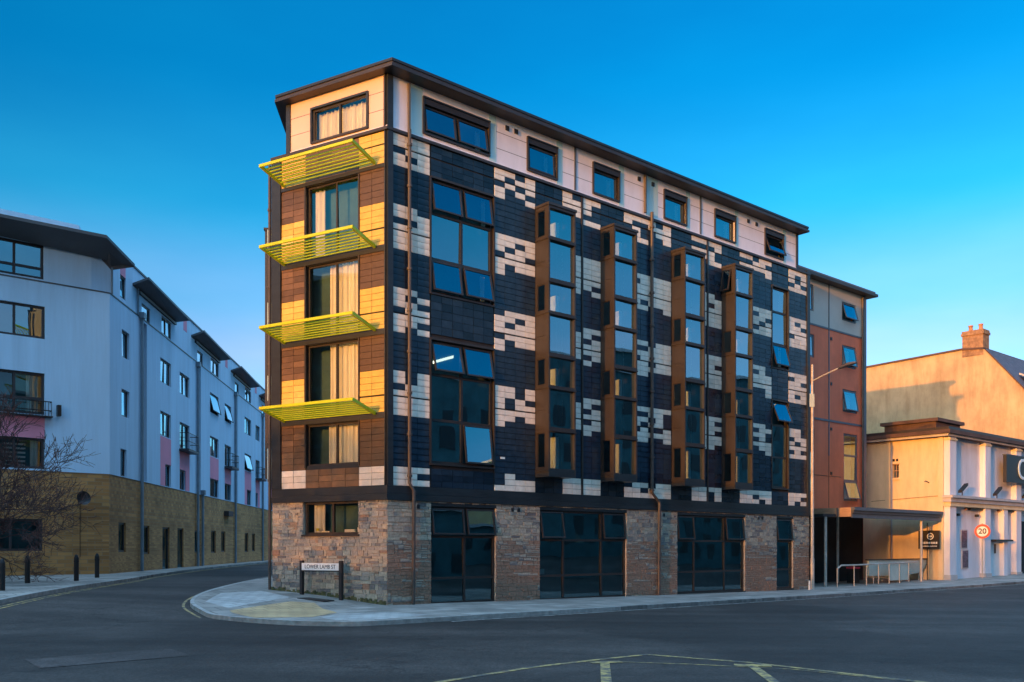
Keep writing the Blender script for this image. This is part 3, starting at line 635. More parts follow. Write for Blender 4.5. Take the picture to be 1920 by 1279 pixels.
# --- oriels
PJ = .72
for n_, (a, b) in enumerate(OR):
    s = MB(); z0, z1 = 4.42, 14.24
    Z = []                                                      # transom levels on the front, top down
    for k in range(4):
        Z.append(A[k])
        if k < 3: Z.append(B[k])
    br, fr = M['bronze'], M['frame']
    s.box(PR, a - .03, b + .03, 0., PJ + .035, z1, z1 + .09, br)
    s.box(PR, a, b, 0, PJ, z0 - .0, z0 + .12, M['band'])
    for u in (a, b - .07): s.box(PR, u, u + .07, PJ - .16, PJ, z0 + .12, z1, br)
    top = z1
    for q0, q1 in Z:
        s.box(PR, a + .07, b - .07, PJ - .16, PJ - .004, q1, top, fr)
        if top < z1 - .3: s.box(PR, a - .005, b + .005, PJ, PJ + .03, q1 + .01, q1 + .06, fr)
        top = q0
    s.box(PR, a + .07, b - .07, PJ - .16, PJ - .004, z0 + .12, top, M['band'])
    # cheeks
    PO = Plane(PR(a, 0, 0)[:2], N, (-sa, -ca)); PQ = Plane(PR(b, 0, 0)[:2], N, (sa, ca))
    sh = [(.08, PJ - .2, q0 + .02, q1 - .02) for q0, q1 in A]
    s.wall(PO, 0, PJ - .16, z0 + .12, z1, sh, br, 0, .06); s.wall(PQ, 0, PJ - .16, z0 + .12, z1, [], br, 0, .1)
    for k in range(3): s.box(PO, .06, PJ - .2, 0, .012, B[k][0] + .62, B[k][0] + .64, M['frame'])
    for k in range(4): s.box(PO, -.0, PJ, 0, .03, A[k][0] - .1, A[k][0] - .04, br); 
    ow = s.build('oriel_window', main)
    g = MB()
    for q0, q1 in Z:
        ja, jz = random.uniform(-.012, .012), random.uniform(-.012, .012); oo = PJ - .11
        outface(g, PR, [PR(a + .07, oo - ja - jz, q0), PR(b - .07, oo + ja - jz, q0), PR(b - .07, oo + ja + jz, q1), PR(a + .07, oo - ja + jz, q1)], M['glass'])
    g.build('front_pane', ow)
    for k, (q0, q1) in enumerate(A):
        if (n_, k) in ((3, 0),):
            f_ = MB(); c_, s_ = math.cos(rad(16)), math.sin(rad(16)); h = q1 - q0 - .04
            sash(ow, PO, .08, PJ - .2, q0 + .02, q1 - .02, 12, .0, .05, 'glassclear', 'frame', 'side_sash'); continue
        f_ = MB()
        for x0, x1, y0, y1 in ((.08, .12, q0 + .02, q1 - .02), (PJ - .24, PJ - .2, q0 + .02, q1 - .02), (.12, PJ - .24, q0 + .02, q0 + .06), (.12, PJ - .24, q1 - .06, q1 - .02)): f_.box(PO, x0, x1, -.06, -.015, y0, y1, fr)
        outface(f_, PO, [PO(.12, -.035, q0 + .06), PO(PJ - .24, -.035, q0 + .06), PO(PJ - .24, -.035, q1 - .06), PO(.12, -.035, q1 - .06)], M['glassclear'])
        f_.build('side_pane', ow)
    s = MB()                                                    # boxed lining that catches the sun through the cheek window
    for k, (q0, q1) in enumerate(A):
        h = .72 if k < 3 else 1.2
        s.box(PR, a + .70, a + .83, .02, .36, q0 + .02, q0 + h, M['blind'])
    s.build('blind', ow)
    s = MB()
    for k in range(4): s.box(PR, a + .03, b - .03, .02, PJ - .17, A[k][0] - .12, A[k][0] - .03, M['interior'])
    s.build('floor_slab', ow)
# --- end facade windows, spandrels and curtains
for k, (z0, z1) in enumerate(LWIN):
    cur = {0: [(2.95, 3.35, z0, z1 - .05)], 1: [(1.3, 2.75, z0, z1)], 2: [(1.3, 2.72, z0, z1)], 3: [(1.35, 2.75, z0, z1)]}[k]
    w = window(main, PL, 1.18, 3.45, z0, z1, us=[2.2], rec=.14, fw=.06, glass='glassclear', curtain=cur)
    if k in (1, 2): s = MB(); s.box(PL, 1.24, 3.39, -.115, -.08, z0 + .32, z0 + .37, M['frame']); s.build('rail', w)
s = MB()
for z0, z1 in ((14.12, 14.24), (11.42, 11.62), (8.73, 8.92), (6.03, 6.23)): s.box(PL, .1, 4.57, -.03, .035, z0, z1, M['band'])
s.box(PL, 1.12, 1.18, -.1, .03, 4.55, 14.1, M['frame']); s.box(PL, 3.45, 3.51, -.1, .03, 4.55, 14.1, M['frame'])
s.each('spandrel', main)
# --- lime sunshades
def sunshade(zw):
    rise, pr = .30, 1.12
    f = lambda u, o, t: PL(u, .06 + o, zw + .06 + rise * o / pr + t)
    s = MB()
    s.boxf(f, .42, 4.42, pr, pr + .04, -.04, .05, M['lime'])
    root = s.build('sunshade', main)
    for u in (.42, 4.34): s = MB(); s.boxf(f, u, u + .08, 0, pr - .002, -.04, .06, M['lime']); s.build('end_fin', root)
    for q in range(7):
        o = .06 + q * (pr - .12) / 7
        t = MB()
        t.boxf(lambda u, b_, c_: f(u, o + b_, c_), .5, 4.34, 0, .036, -.016, .030, M['lime'])
        t.build('slat', root)
for z in SH: sunshade(z)
# --- stone base: every stone a block of its own in one wall mesh
GW = [(1.73, 4.55), (6.65, 11.37), (14.54, 19.37), (21.89, 23.29)]
def rubble(s, P, u0, u1, z0, z1, holes, moss=False):
    z = z0
    while z < z1 - .03:
        h = min(random.choice((.085, .11, .13, .15, .19)), z1 - z)
        if z1 - z - h < .06: h = z1 - z
        u = u0
        while u < u1 - .02:
            w = min(random.choice((.14, .2, .26, .33, .42)) * random.uniform(.8, 1.2), u1 - u)
            if u1 - u - w < .08: w = u1 - u
            hit = [q for q in holes if q[0] < u + w - .01 and q[1] > u + .01 and q[2] < z + h - .01 and q[3] > z + .01]
            seg = [(u, u + w)]
            for q in hit:
                ns = []
                for a, b in seg:
                    if q[0] > a: ns.append((a, min(b, q[0])))
                    if q[1] < b: ns.append((max(a, q[1]), b))
                    if q[0] <= a and q[1] >= b: pass
                seg = [x for x in ns if x[1] - x[0] > .03]
            parts = [(z, z + h)]
            if h > .14 and random.random() < .45: m_ = z + h * random.uniform(.4, .6); parts = [(z, m_), (m_, z + h)]
            for a, b in seg:
                for p, q in parts:
                    g = .009; d = random.uniform(.0, .022)
                    j = lambda: random.uniform(-.006, .006)
                    F = [P(a + g + j(), d, p + g + j()), P(b - g + j(), d, p + g + j()), P(b - g + j(), d, q - g + j()), P(a + g + j(), d, q - g + j())]
                    Bk = [P(a + g * .4, -.03, p + g * .4), P(b - g * .4, -.03, p + g * .4), P(b - g * .4, -.03, q - g * .4), P(a + g * .4, -.03, q - g * .4)]
                    c = random.random(); s.face(F, M['stone'], c)
                    for i in range(4): s.face([Bk[i], Bk[(i + 1) % 4], F[(i + 1) % 4], F[i]], M['stone'], c)
            u += w
        z += h
GH = [(a, b, -.12 if i == 0 else -.2, 3.30) for i, (a, b) in enumerate(GW)]
LH = [(1.18, 3.59, 2.28, 3.40)]
s = MB()
s.wall(PR, 0, 24.7, -.6, BAND0, GH, M['mortar'], -.012, .25); s.wall(PL, 0, 5.0, -.6, BAND0, LH, M['mortar'], -.012, .25)
rubble(s, PR, 0, 24.7, -.45, BAND0, GH); rubble(s, PL, .0, 5.0, -.25, BAND0, LH)
p = PL(5.0, -.012, 0); q = (p[0] + SD[0] * 24, p[1] + SD[1] * 24)
s.face([(p[0], p[1], -.5), (q[0], q[1], -.5), (q[0], q[1], BAND0), (p[0], p[1], BAND0)], M['mortar'])
p = PR(24.7, -.012, 0); q = PR(24.7, -14, 0)
s.face([(p[0], p[1], -.6), (q[0], q[1], -.6), (q[0], q[1], BAND0), (p[0], p[1], BAND0)], M['mortar'])
s.build('stone_wall', main)
s = MB(); p = PL(5.0, -.03, 0); q = (p[0] + SD[0] * 24, p[1] + SD[1] * 24)
s.face([(p[0], p[1], BAND0), (q[0], q[1], BAND0), (q[0], q[1], CLAD1), (p[0], p[1], CLAD1)], M['tile_dark']); p = PR(24.7, -.03, 0); q = PR(24.7, -14, 0)
s.face([(p[0], p[1], BAND0), (q[0], q[1], BAND0), (q[0], q[1], CLAD1), (p[0], p[1], CLAD1)], M['tile_dark']); s.build('return_wall', main)
s = MB()                                                       # moss at the foot of the end wall
for k in range(170):
    u = random.uniform(.02, 4.95); b = PL(u, 0, 0); z = gz(b[0], b[1]) + .115; h = random.uniform(.02, .16) * random.choice((.5, 1, 1)); w = random.uniform(.03, .12)
    s.box(PL, u, u + w, -.01, random.uniform(.022, .04), z - .08, z + h, M['moss'])
s.build('moss', main)['kind'] = 'stuff'
w = window(main, PL, 1.18, 3.59, 2.28, 3.40, us=[2.36], rec=.14, fw=.085, glass='glassclear', curtain=[(2.95, 3.45, 2.3, 3.35)], sill=True)
s = MB(); s.disc(PL(3.15, -.25, 2.42), (0, 0, 1), .05, M['yellow'], 12, .09); s.box(PL, 1.5, 1.95, -.3, -.22, 2.36, 2.46, M['blind']); s.box(PL, 1.25, 1.4, -.3, -.22, 2.36, 2.52, M['blind']); s.box(PL, 2.6, 2.95, -.3, -.22, 2.36, 2.41, M['blind']); s.build('sill_clutter', w)
# --- shopfronts
for i, ((a, b), mids) in enumerate(zip(GW, ([3.2], [7.93, 10.0], [15.77, 17.93], []))):
    t, l = (2.22, .82) if i == 0 else (2.13, .80)
    zb = -.06 if i == 0 else -.12
    op = {0: {(0, 0): 8, (1, 0): 9}, 1: {(0, 0): 10, (2, 0): 5}, 2: {(0, 0): 6, (2, 0): 6}, 3: {(0, 0): 7}}[i]
    w = window(main, PR, a, b, zb, 3.24, us=mids, zs=[t, l], rec=.1, fw=.085, glass='glassdark', opened=op, name='shopfront_window')
    s = MB(); s.box(PR, a, b, -.12, .012, 3.24, 3.36, M['band']); s.box(PR, a, b, -.115, -.09, zb + .06, l - .05, M['band']) if False else None; s.build('head_trim', w); s = MB(); s.box(PR, a - .02, b + .02, -.16, .03, zb - .35, zb, M['frame']); s.build('threshold', w)
    if i: s = MB(); s.box(PR, a + .25, a + .5, -.4, -.3, .86, 1.05, M['blind']); s.build('notice', w)
# --- pipes, vents
def pipe(pts, r=.055, mat='pipe', brackets=()):
    s = MB(); s.tube(pts, r, M[mat], 10)
    for z in brackets: s.tube([(pts[0][0], pts[0][1], z - .04), (pts[0][0], pts[0][1], z + .04)], r * 1.5, M[mat], 10)
    return s.build('drainpipe', main)
br_ = [4.2 + 1.35 * q for q in range(9)]
pipe([PR(.80, .10, 15.5), PR(.80, .10, 3.95), PR(.93, .16, 3.7), PR(.93, .13, -.1)], .058, 'pipe', br_)
pipe([PR(.80, .07, 17.0), PR(.80, .07, 15.45)], .05); pipe([PR(12.80, .10, 15.6), PR(12.80, .10, 4.1), PR(13.2, .16, 3.7), PR(13.2, .13, -.3)], .07, 'pipe', br_)
pipe([PR(12.42, .07, 17.05), PR(12.42, .07, 15.5)], .06)
for P_, u in ((PR, 1.15), (PR, 5.25), (PR, 5.55), (PR, 13.6), (PR, 20.35), (PR, 20.65)):
    s = MB(); s.box(P_, u, u + .11, -.02, .028, 3.14, 3.27, M['black']); s.build('air_vent', main)
s = MB(); s.box(PR, 4.75, 4.95, .004, .02, 5.0, 5.07, M['signwhite']); s.build('number_plate', main)
# --- bay and pipes on the side-street wall, seen edge-on past the corner
PS = Plane(PL(5.0, 0, 0)[:2], SD, (-SD[1], SD[0]))
s = MB(); s.box(PS, 2.1, 3.6, 0, .62, 4.4, 13.6, M['bronze']); s.box(PS, 2.06, 3.64, 0, .66, 13.6, 13.68, M['roofmetal'])
for k in range(4): s.box(PS, 2.02, 2.1, .12, .52, A[k][0] - .45, A[k][1] - .55, M['panelblue'])
s.build('side_oriel', main)
pipe([PS(.15, .12, 15.2), PS(.15, .12, .3)], .05, 'pipe', br_)

# ------------------------------------------------------------------ 2. terracotta block set back beyond
PT = Plane(PR(0, -3.9, 0)[:2], (sa, ca), N)
red = thing('apartment_building', PT(36, 0, 0), 'terracotta panelled block with a pale grey top storey, behind the street lamp', 'building')
RWH = [(34.62, 36.2, 15.38, 16.5), (34.64, 36.2, 12.62, 13.92), (34.7, 36.3, 9.94, 11.29), (34.8, 36.42, 4.62, 8.66), (29.9, 31.55, 15.38, 16.9), (29.9, 31.6, 12.74, 14.05), (29.9, 31.6, 9.94, 11.29), (29.9, 31.6, 5, 8.66)]
s = MB(); s.wall(PT, 22, 37.1, 3.9, 14.62, [h for h in RWH if h[3] < 14.6], M['rust'], 0, .2); s.wall(PT, 22, 37.1, 14.62, 17.2, [h for h in RWH if h[3] > 14.6], M['palegrey'], 0, .2)
p = PT(37.1, 0, 0); q = PT(37.1, -13, 0); s.face([(*p[:2], -.5), (*q[:2], -.5), (*q[:2], 17.2), (*p[:2], 17.2)], M['rust'])
s.build('wall', red)
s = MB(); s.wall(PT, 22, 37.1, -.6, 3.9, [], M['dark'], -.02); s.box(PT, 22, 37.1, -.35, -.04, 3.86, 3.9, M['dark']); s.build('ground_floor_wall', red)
s = MB(); s.prism([PT(22.5, -.6, 0)[:2], PT(36.6, -.6, 0)[:2], PT(36.6, -12, 0)[:2], PT(22.5, -12, 0)[:2]], 3, 17, M['interior']); s.build('interior_wall', red)
s = MB(); s.prism([PT(22, .55, 0)[:2], PT(37.9, .55, 0)[:2], PT(37.9, -13, 0)[:2], PT(22, -13, 0)[:2]], 17.2, 17.36, M['roofmetal']); s.prism([PT(22, .45, 0)[:2], PT(37.75, .45, 0)[:2], PT(37.75, -13, 0)[:2], PT(22, -13, 0)[:2]], 17.364, 17.5, M['steelgrey']); s.build('roof', red)
s = MB()
s.box(PT, 22, 37.0, 0, .03, 14.58, 14.68, M['steelgrey']); s.box(PT, 31.61, 37.0, 0, .03, 9.2, 9.32, M['steelgrey']); s.box(PT, 33.1, 33.2, 0, .028, 7.2, 17.18, M['steelgrey']); s.box(PT, 37.02, 37.3, -.1, .1, 3.9, 17.18, M['steelgrey']); s.box(PT, 33.13, 33.17, 0, .012, 4.0, 7.2, M['frame']); s.box(PT, 31.6, 34.5, 0, .01, 6.0, 6.03, M['frame'])
s.each('panel_joint', red)
s = MB(); s.tube([PT(36.85, .1, 17.1), PT(36.85, .1, 3.9)], .06, M['pipe']); s.build('drainpipe', red)
for z in (14.0, 11.35, 8.7, 6.1): s = MB(); s.box(PT, 33.32, 33.5, -.02, .03, z, z + .17, M['black']); s.build('air_vent', red)
for i, (a, b, c, d) in enumerate(RWH):
    zs = [7.35, 5.85] if d - c > 3 else ()
    op = {0: {(0, 0): 16}, 1: {(0, 0): 10}, 2: {(0, 0): 10}, 3: {(0, 2): 16}}.get(i, {})
    w = window(red, PT, a, b, c, d, zs=zs, rec=.06, fw=.12, opened=op, frame='steelgrey', blinds=[(a + .2, b - .2, c + .1, d - .2)] if i in (1, 2, 3) else None)

# ------------------------------------------------------------------ 3. entrance canopy, rails
can = thing('entrance_canopy', PR(29, 0, -.1), 'flat dark entrance canopy with pale fascia on slim posts beside the terracotta block', 'canopy')
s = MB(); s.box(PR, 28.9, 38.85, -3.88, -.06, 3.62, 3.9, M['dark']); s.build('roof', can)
s = MB(); s.box(PR, 28.82, 38.9, -.06, 0.0, 3.40, 3.62, M['steelgrey']); s.box(PR, 28.82, 38.95, -.1, .06, 3.63, 3.78, M['greyroof']); s.box(PR, 28.8, 38.95, -.12, .14, 3.785, 3.96, M['steelgrey']); s.build('fascia', can)
s = MB(); s.box(PR, 28.79, 28.85, -3.85, -.07, 3.46, 3.94, M['wood']); s.box(PR, 28.765, 28.79, -.9, -.78, 3.46, 3.94, M['steelgrey']); s.build('end_fascia', can)
for u, o in ((27.9, -1.0), (32.4, -2.9), (36.8, -.15)):
    b = PR(u, o, 0); s = MB(); s.tube([(b[0], b[1], gz(b[0], b[1]) + .05), (b[0], b[1], 3.62 if u > 28.8 else 3.46)], .075, M['galv'], 12); s.build('post', can)
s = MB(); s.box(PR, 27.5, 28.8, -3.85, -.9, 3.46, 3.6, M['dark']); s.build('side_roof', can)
for u, o in ((29.4, -1.6), (33.1, -2.0)):
    s = MB(); s.box(PR, u, u + .5, o, o + .25, 3.55, 3.61, M['lamp']); s.build('canopy_light', can)
rl = thing('handrail', PR(28.4, -.5, -.1), 'grey tubular handrail with upright posts in front of the canopy', 'handrail')
s = MB(); zz = lambda u, o=-.5: gz(*PR(u, o, 0)[:2]) + .115
s.tube([PR(28.2, -.5, zz(28.2) + .95)] + [PR(u, -.5, zz(u) + 1.12) for u in (28.6, 30, 32, 34, 36, 37)], .045, M['galv']); s.build('top_rail', rl)
for u in (28.2, 29.9, 31.2, 32.5, 33.7, 34.9, 36.0): s = MB(); s.tube([PR(u, -.5, zz(u) - .05), PR(u, -.5, zz(u) + (1.1 if u > 28.3 else .95))], .03, M['galv']); s.build('post', rl)
s = MB(); s.box(PR, 33.75, 36.0, -.53, -.51, zz(34) + .15, zz(34) + .95, M['balus']); s.build('infill_panel', rl)
bl = thing('ramp_balustrade', PR(36, -1.2, -.1), 'pale green balustrade with dark top rail and rounded end by the cream wall', 'balustrade')
f = lambda u, o, t: PR(u, -1.4 + o, t)
s = MB(); pts = [(32.4, .25), (36.5, .2), (38.2, .32), (39.0, .62), (39.25, .85), (39.25, 1.1), (32.4, 1.12)]
s.face([PR(u, -1.0, z) for u, z in pts], M['balus']); s.face([PR(u, -1.12, z) for u, z in pts[::-1]], M['balus'])
for (a, b), (c, d) in zip(pts, pts[1:] + pts[:1]): s.face([PR(a, -1.12, b), PR(c, -1.12, d), PR(c, -1.0, d), PR(a, -1.0, b)], M['balus'])
s.build('panel', bl); s = MB(); s.box(PR, 32.3, 39.3, -1.16, -.96, 1.115, 1.18, M['black']); s.box(PR, 39.26, 39.36, -1.14, -.98, .78, 1.11, M['black']); s.build('top_rail', bl)
for u in (33.0, 36.2, 38.4): s = MB(); s.tube([PR(u, -1.06, -.3), PR(u, -1.06, .4)], .03, M['galv']); s.build('foot', bl)
wbn = thing('waste_bin', PR(32.3, -1.9, -.1), 'dark waste bin with a red lid, half hidden by the handrail', 'bin')
s = MB(); s.box(PR, 32.0, 32.55, -2.1, -1.65, -.15, .64, M['black']); s.build('body', wbn); s = MB(); s.box(PR, 31.97, 32.58, -2.13, -1.62, .645, .74, M['red']); s.build('lid', wbn)

# ------------------------------------------------------------------ 4. cream corner building on the right
cb = thing('corner_building', PR(39.4, 0, 0), 'low cream rendered corner building with pilasters and a moulded ledge at the right edge', 'building')
PWL = Plane(PR(39.4, 0, 0)[:2], (-N[0], -N[1]), (-sa, -ca))
s = MB()
wl = (2.8, 3.2, 6.14, 7.02)
s.wall(PWL, 0, 14, -.5, 8.45, [wl], M['cream'], 0, .25); s.wall(PR, 39.4, 60, -.5, 8.45, [], M['frontcool'], 0)
s.build('wall', cb)
for u, w_, zt, zb in ((39.4, .85, 8.45, -.4), (44.35, .8, 8.45, -.4), (49.2, .8, 8.45, -.4), (54.5, .8, 8.45, -.4), (47.2, .6, 4.4, -.4)):
    s = MB(); s.box(PR, u, u + w_, 0, .34, zb, zt, M['frontcool']); s.box(PR, u - .05, u + w_ + .05, 0, .40, zt - .22, zt - .1, M['cream']) if zt > 5 else None
    if zt > 5: s.box(PR, u - .04, u + w_ + .04, 0, .39, zb, .2, M['corn'])
    s.build('pilaster', cb)
s = MB(); s.box(PWL, .0, .32, 0, .14, -.4, 8.45, M['cream']); s.box(PWL, 3.3, 3.64, .0, .10, -.4, 8.45, M['cream']); s.build('corner_pilaster', cb)
s = MB(); s.box(PR, 39.2, 62, 0, .5, 4.55, 4.8, M['corn']); s.box(PR, 39.15, 62, 0, .62, 4.8, 4.95, M['corn']); s.box(PR, 39.3, 62, 0, .42, 4.3, 4.55, M['cream']); s.build('ledge', cb)
s = MB(); E0 = lambda o: [PR(39.4 - o, o, 0)[:2], PR(62, o, 0)[:2], PR(62, -14, 0)[:2], PR(39.4 - o, -14, 0)[:2]]
s.prism(E0(.45), 8.45, 8.6, M['corn'], bot=M['brownroof']); s.prism(E0(.62), 8.6, 8.82, M['brownroof']); s.prism(E0(.5), 8.822, 9.0, M['roofmetal'])
s.build('roof', cb)
s = MB(); s.prism([PR(40.3, -.9, 0)[:2], PR(43.6, -.9, 0)[:2], PR(43.6, -4.2, 0)[:2], PR(40.3, -4.2, 0)[:2]], 9.0, 9.55, M['brownroof']); s.prism([PR(40.1, -.7, 0)[:2], PR(43.8, -.7, 0)[:2], PR(43.8, -4.4, 0)[:2], PR(40.1, -4.4, 0)[:2]], 9.552, 9.75, M['brownroof']); s.build('roof_upstand', cb)
w = window(cb, PWL, *wl, us=[3.0], zs=[6.6], rec=.1, fw=.045, frame='wood')
s = MB(); s.box(PWL, 2.74, 3.26, 0, .06, 7.02, 7.12, M['cream']); s.box(PWL, 2.74, 3.26, 0, .08, 6.04, 6.12, M['cream']); s.build('surround', w)
for u in (2.84, 3.06): s = MB(); s.box(PWL, u, u + .13, -.02, .03, 7.18, 7.34, M['black']); s.build('air_vent', cb)
s = MB(); s.tube([PWL(3.24, .07, 8.4), PWL(3.24, .07, .0)], .05, M['corn']); s.tube([PR(40.55, .1, 8.4), PR(40.55, .1, 0)], .06, M['bluepipe']); s.build('drainpipe', cb)
s = MB(); s.tube([PWL(.0, .02, 4.95), PWL(4.6, .03, 4.75)], .012, M['black'], 5); s.tube([PWL(.9, .02, 5.75), PWL(1.0, .25, 5.85), PWL(1.05, .3, 5.8)], .03, M['black'], 6); s.build('wall_cable', cb)
for u in (40.6, 45.6, 50.2):
    s = MB(); b = PR(u, .45, 4.96)
    s.boxf(lambda a, o, c: PR(u + a, .45 + o, 5.12 + c + a * .55 + o * .1), -.1, .75, -.12, .12, .05, .2, M['black']); s.tube([PR(u + .2, .45, 4.94), PR(u + .2, .45, 5.25)], .035, M['black']); s.build('floodlight', cb)
for u in (42.6, 47.4): s = MB(); s.box(PR, u, u + 2.0, .02, .2, 4.15, 4.27, M['black']); s.box(PR, u - .5, u - .3, .02, .14, 4.15, 4.3, M['terra']); s.build('light_bar', cb)
for u in (40.9, 43.6): s = MB(); s.box(PR, u, u + .22, 0, .2, 3.75, 3.9, M['black']); s.build('camera_box', cb)
s = MB(); s.box(PR, 45.6, 47.7, -.02, .06, -.3, 2.2, M['letterblue']); s.box(PR, 46.35, 46.6, .06, .08, 1.45, 2.05, M['signblack']); s.box(PR, 45.5, 48.15, .0, .55, 2.22, 2.34, M['black']); s.build('door', cb)
s = MB(); s.box(PR, 50.9, 53, -.05, .05, -.3, 3.6, M['dark']); s.build('doorway', cb)
for z0, z1, uo in ((1.79, 2.9, 41.6), (.57, 1.66, 41.75)):
    t = thing('poster_board', PR(uo, 0, z0), 'upper dark framed poster on the pilastered cream wall' if z0 > 1 else 'lower dark framed poster on the pilastered cream wall', 'poster', 'posters on the cream wall')
    s = MB(); s.box(PR, uo - .03, uo + .85, .0, .05, z0 - .03, z1 + .03, M['corn']); s.build('frame', t)
    s = MB(); s.box(PR, uo + .03, uo + .79, .05, .056, z0 + .03, z1 - .03, M['poster']); s.build('print', t)
sg = thing('shop_sign', PR(48.5, .3, 6.1), 'long black sign board lettered with a large pale C on the cream building', 'sign')
s = MB(); s.box(PR, 46.98, 56, .36, .58, 6.06, 7.82, M['signblack']); s.box(PR, 46.93, 56, .34, .60, 7.82, 7.88, M['steelgrey']); s.build('board', sg)
text(sg, 'C', PR, 49.45, .60, 6.93, 1.95, M['letterblue'], sx=1.05, ext=.03)
sb = thing('pub_sign', PWL(.55, .2, 1.7), 'black hanging board with a pale ring emblem at the foot of the sunlit cream wall', 'sign')
PB = Plane(PWL(0, .55, 0)[:2], PWL.d, PWL.n)
s = MB(); s.box(PB, .02, 1.28, 0, .06, 1.75, 2.85, M['signblack']); s.build('board', sb)
s = MB(); s.disc(PB(.55, .06, 2.5), (*PB.n, 0), .2, M['signwhite'], 24, .01, .15); s.box(PB, .45, .66, .06, .068, 2.45, 2.55, M['signwhite'])
for k in range(9): s.box(PB, .14 + k * .105, .14 + k * .105 + .07, .06, .068, 2.05, 2.17, M['signwhite'])
for k in range(12): s.box(PB, .16 + k * .075, .16 + k * .075 + .05, .06, .068, 1.88, 1.94, M['signwhite'])
s.build('emblem', sb)
s = MB(); s.tube([PB(.78, -.04, -.2), PB(.78, -.04, 3.3)], .035, M['black']); s.build('post', sb)

# ------------------------------------------------------------------ 5. gable-ended house behind
gh = thing('gabled_house', PR(61, -6, 0), 'tall old rendered gable wall with a brick chimney, rising behind the cream building', 'building')
PG = Plane(PR(61, 0, 0)[:2], (-N[0], -N[1]), (-sa, -ca))
prof = [(1.2, 0), (1.2, 11.3), (3.6, 14.2), (6.1, 17.2), (6.6, 17.72), (8.3, 17.9), (20, 17.55), (20, 0)]
s = MB(); s.face([PG(u, 0, z) for u, z in prof], M['oldrender']); s.box(PG, 1.2, 20, 0, .16, 0, 12.1, M['oldrender']); s.build('wall', gh)
s = MB()
for (a, c), (b, d) in (((.9, 10.95), (6.45, 17.62)), ((6.6, 17.75), (8.3, 17.93)), ((8.3, 17.93), (20.2, 17.58))):
    p = [PG(a, .12, c), PG(b, .12, d), PG(b, -13, d), PG(a, -13, c)]; s.slab([(x, y, z + .12) for x, y, z in p], .14, M['slate'], M['brownroof'])
s.build('roof', gh)
s = MB(); s.slab([PG(4.55, -1.6, 15.75), PG(2.2, -1.6, 14.6), PG(2.2, -6.5, 14.6), PG(4.55, -6.5, 15.75)], .16, M['slate'], M['corn']); s.box(PG, 2.4, 4.3, -6.3, -1.8, 11.5, 14.55, M['oldrender']); s.build('dormer', gh)
s = MB(); s.box(PG, 6.65, 8.3, -1.1, .03, 17.3, 19.0, M['brickchim']); s.box(PG, 6.57, 8.38, -1.16, .1, 19.0, 19.2, M['brickchim']); s.box(PG, 6.62, 8.33, -1.12, .06, 19.205, 19.38, M['brickchim'])
ch = s.build('chimney', gh)
for u in (7.05, 7.85): s = MB(); s.tube([PG(u, -.5, 19.4), PG(u, -.5, 19.8)], .17, M['terra'], 12, .15); s.tube([PG(u, -.5, 19.8), PG(u, -.5, 19.9)], .19, M['terra'], 12); s.build('chimney_pot', ch)

# ------------------------------------------------------------------ 6. white rendered block on the left
CL = (-18.98, 44.)
PF = Plane(CL, (-sa, -ca), N); PSD = Plane(CL, SD, (SD[1], -SD[0]))
wb = thing('apartment_building', (*CL, .5), 'white rendered block with pink panels and grey eaves over a buff brick ground floor', 'building')
FW = [(2.85, 6.3, 13.94, 15.5), (2.8, 6.3, 11.25, 12.72), (2.82, 6.3, 7.82, 9.7), (2.82, 6.3, 5.38, 6.76), (2.9, 6.3, 1.69, 3.13)]
SW = []                                                         # u0, u1, z0, z1, open angle
SW += [(1.70, 2.85, 11.2, 12.55, 0), (1.65, 2.85, 8.3, 9.63, 0), (1.5, 2.42, 5.34, 6.68, 0), (1.28, 2.39, 1.62, 3.06, 0), (1.6, 2.45, 14.1, 15.2, 0)]
for k in range(4):
    d = 11.75 * k
    if k == 0: c1, c2 = (8.25, 10.4), (12.3, 14.6)
    elif k == 1: c1, c2 = (20.1, 22.7), (24.7, 26.9)
    else: c1, c2 = (8.6 + d, 11.4 + d), (13.4 + d, 15.4 + d)
    SW += [(c1[0], c1[1], 11.15, 12.5, 14 if k in (1,) else 0), (c2[0], c2[1], 11.15, 12.45, 14 if k == 1 else 0), (c1[0], c1[1], 8.15, 9.52, 14 if k == 2 else 0), (c2[0], c2[1], 7.85, 9.43, 0)]
    m = .95 if k != 1 else 0
    SW += [(c1[0] + m, c1[1], 5.34, 6.6, 0), (c2[0], c2[1] - m, 5.34, 6.55, 0), (c1[0] + .4, c1[1] + .2, 13.95, 14.95, 0), (5.0 + d, 6.5 + d, 13.9, 14.7, 0)]
    SW += [(8.75 + d, 10.2 + d, .4 if k == 0 else 1.45, 3.0, 0), (11.9 + d, 13.3 + d, .4 if k == 0 else 1.5, 3.0, 0)]
SW += [(5.25, 6.3, 1.5, 3.0, 0), (16.0, 17.4, 1.5, 2.93, 0)]
SLOT = [(5.2 + 11.75 * k, 5.75 + 11.75 * k, 5.34, 13.7) for k in range(4)]
sh_ = [h[:4] for h in SW]
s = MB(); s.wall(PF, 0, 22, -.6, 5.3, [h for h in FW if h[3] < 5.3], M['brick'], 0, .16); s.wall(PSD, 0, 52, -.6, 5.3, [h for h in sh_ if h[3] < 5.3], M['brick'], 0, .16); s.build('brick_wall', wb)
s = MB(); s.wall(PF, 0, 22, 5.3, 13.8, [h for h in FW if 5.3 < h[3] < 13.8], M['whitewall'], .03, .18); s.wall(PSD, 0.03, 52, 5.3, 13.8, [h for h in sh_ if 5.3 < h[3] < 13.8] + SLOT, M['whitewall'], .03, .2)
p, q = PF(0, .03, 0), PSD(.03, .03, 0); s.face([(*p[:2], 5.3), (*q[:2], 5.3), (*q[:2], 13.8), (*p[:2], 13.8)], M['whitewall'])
s.build('rendered_wall', wb)
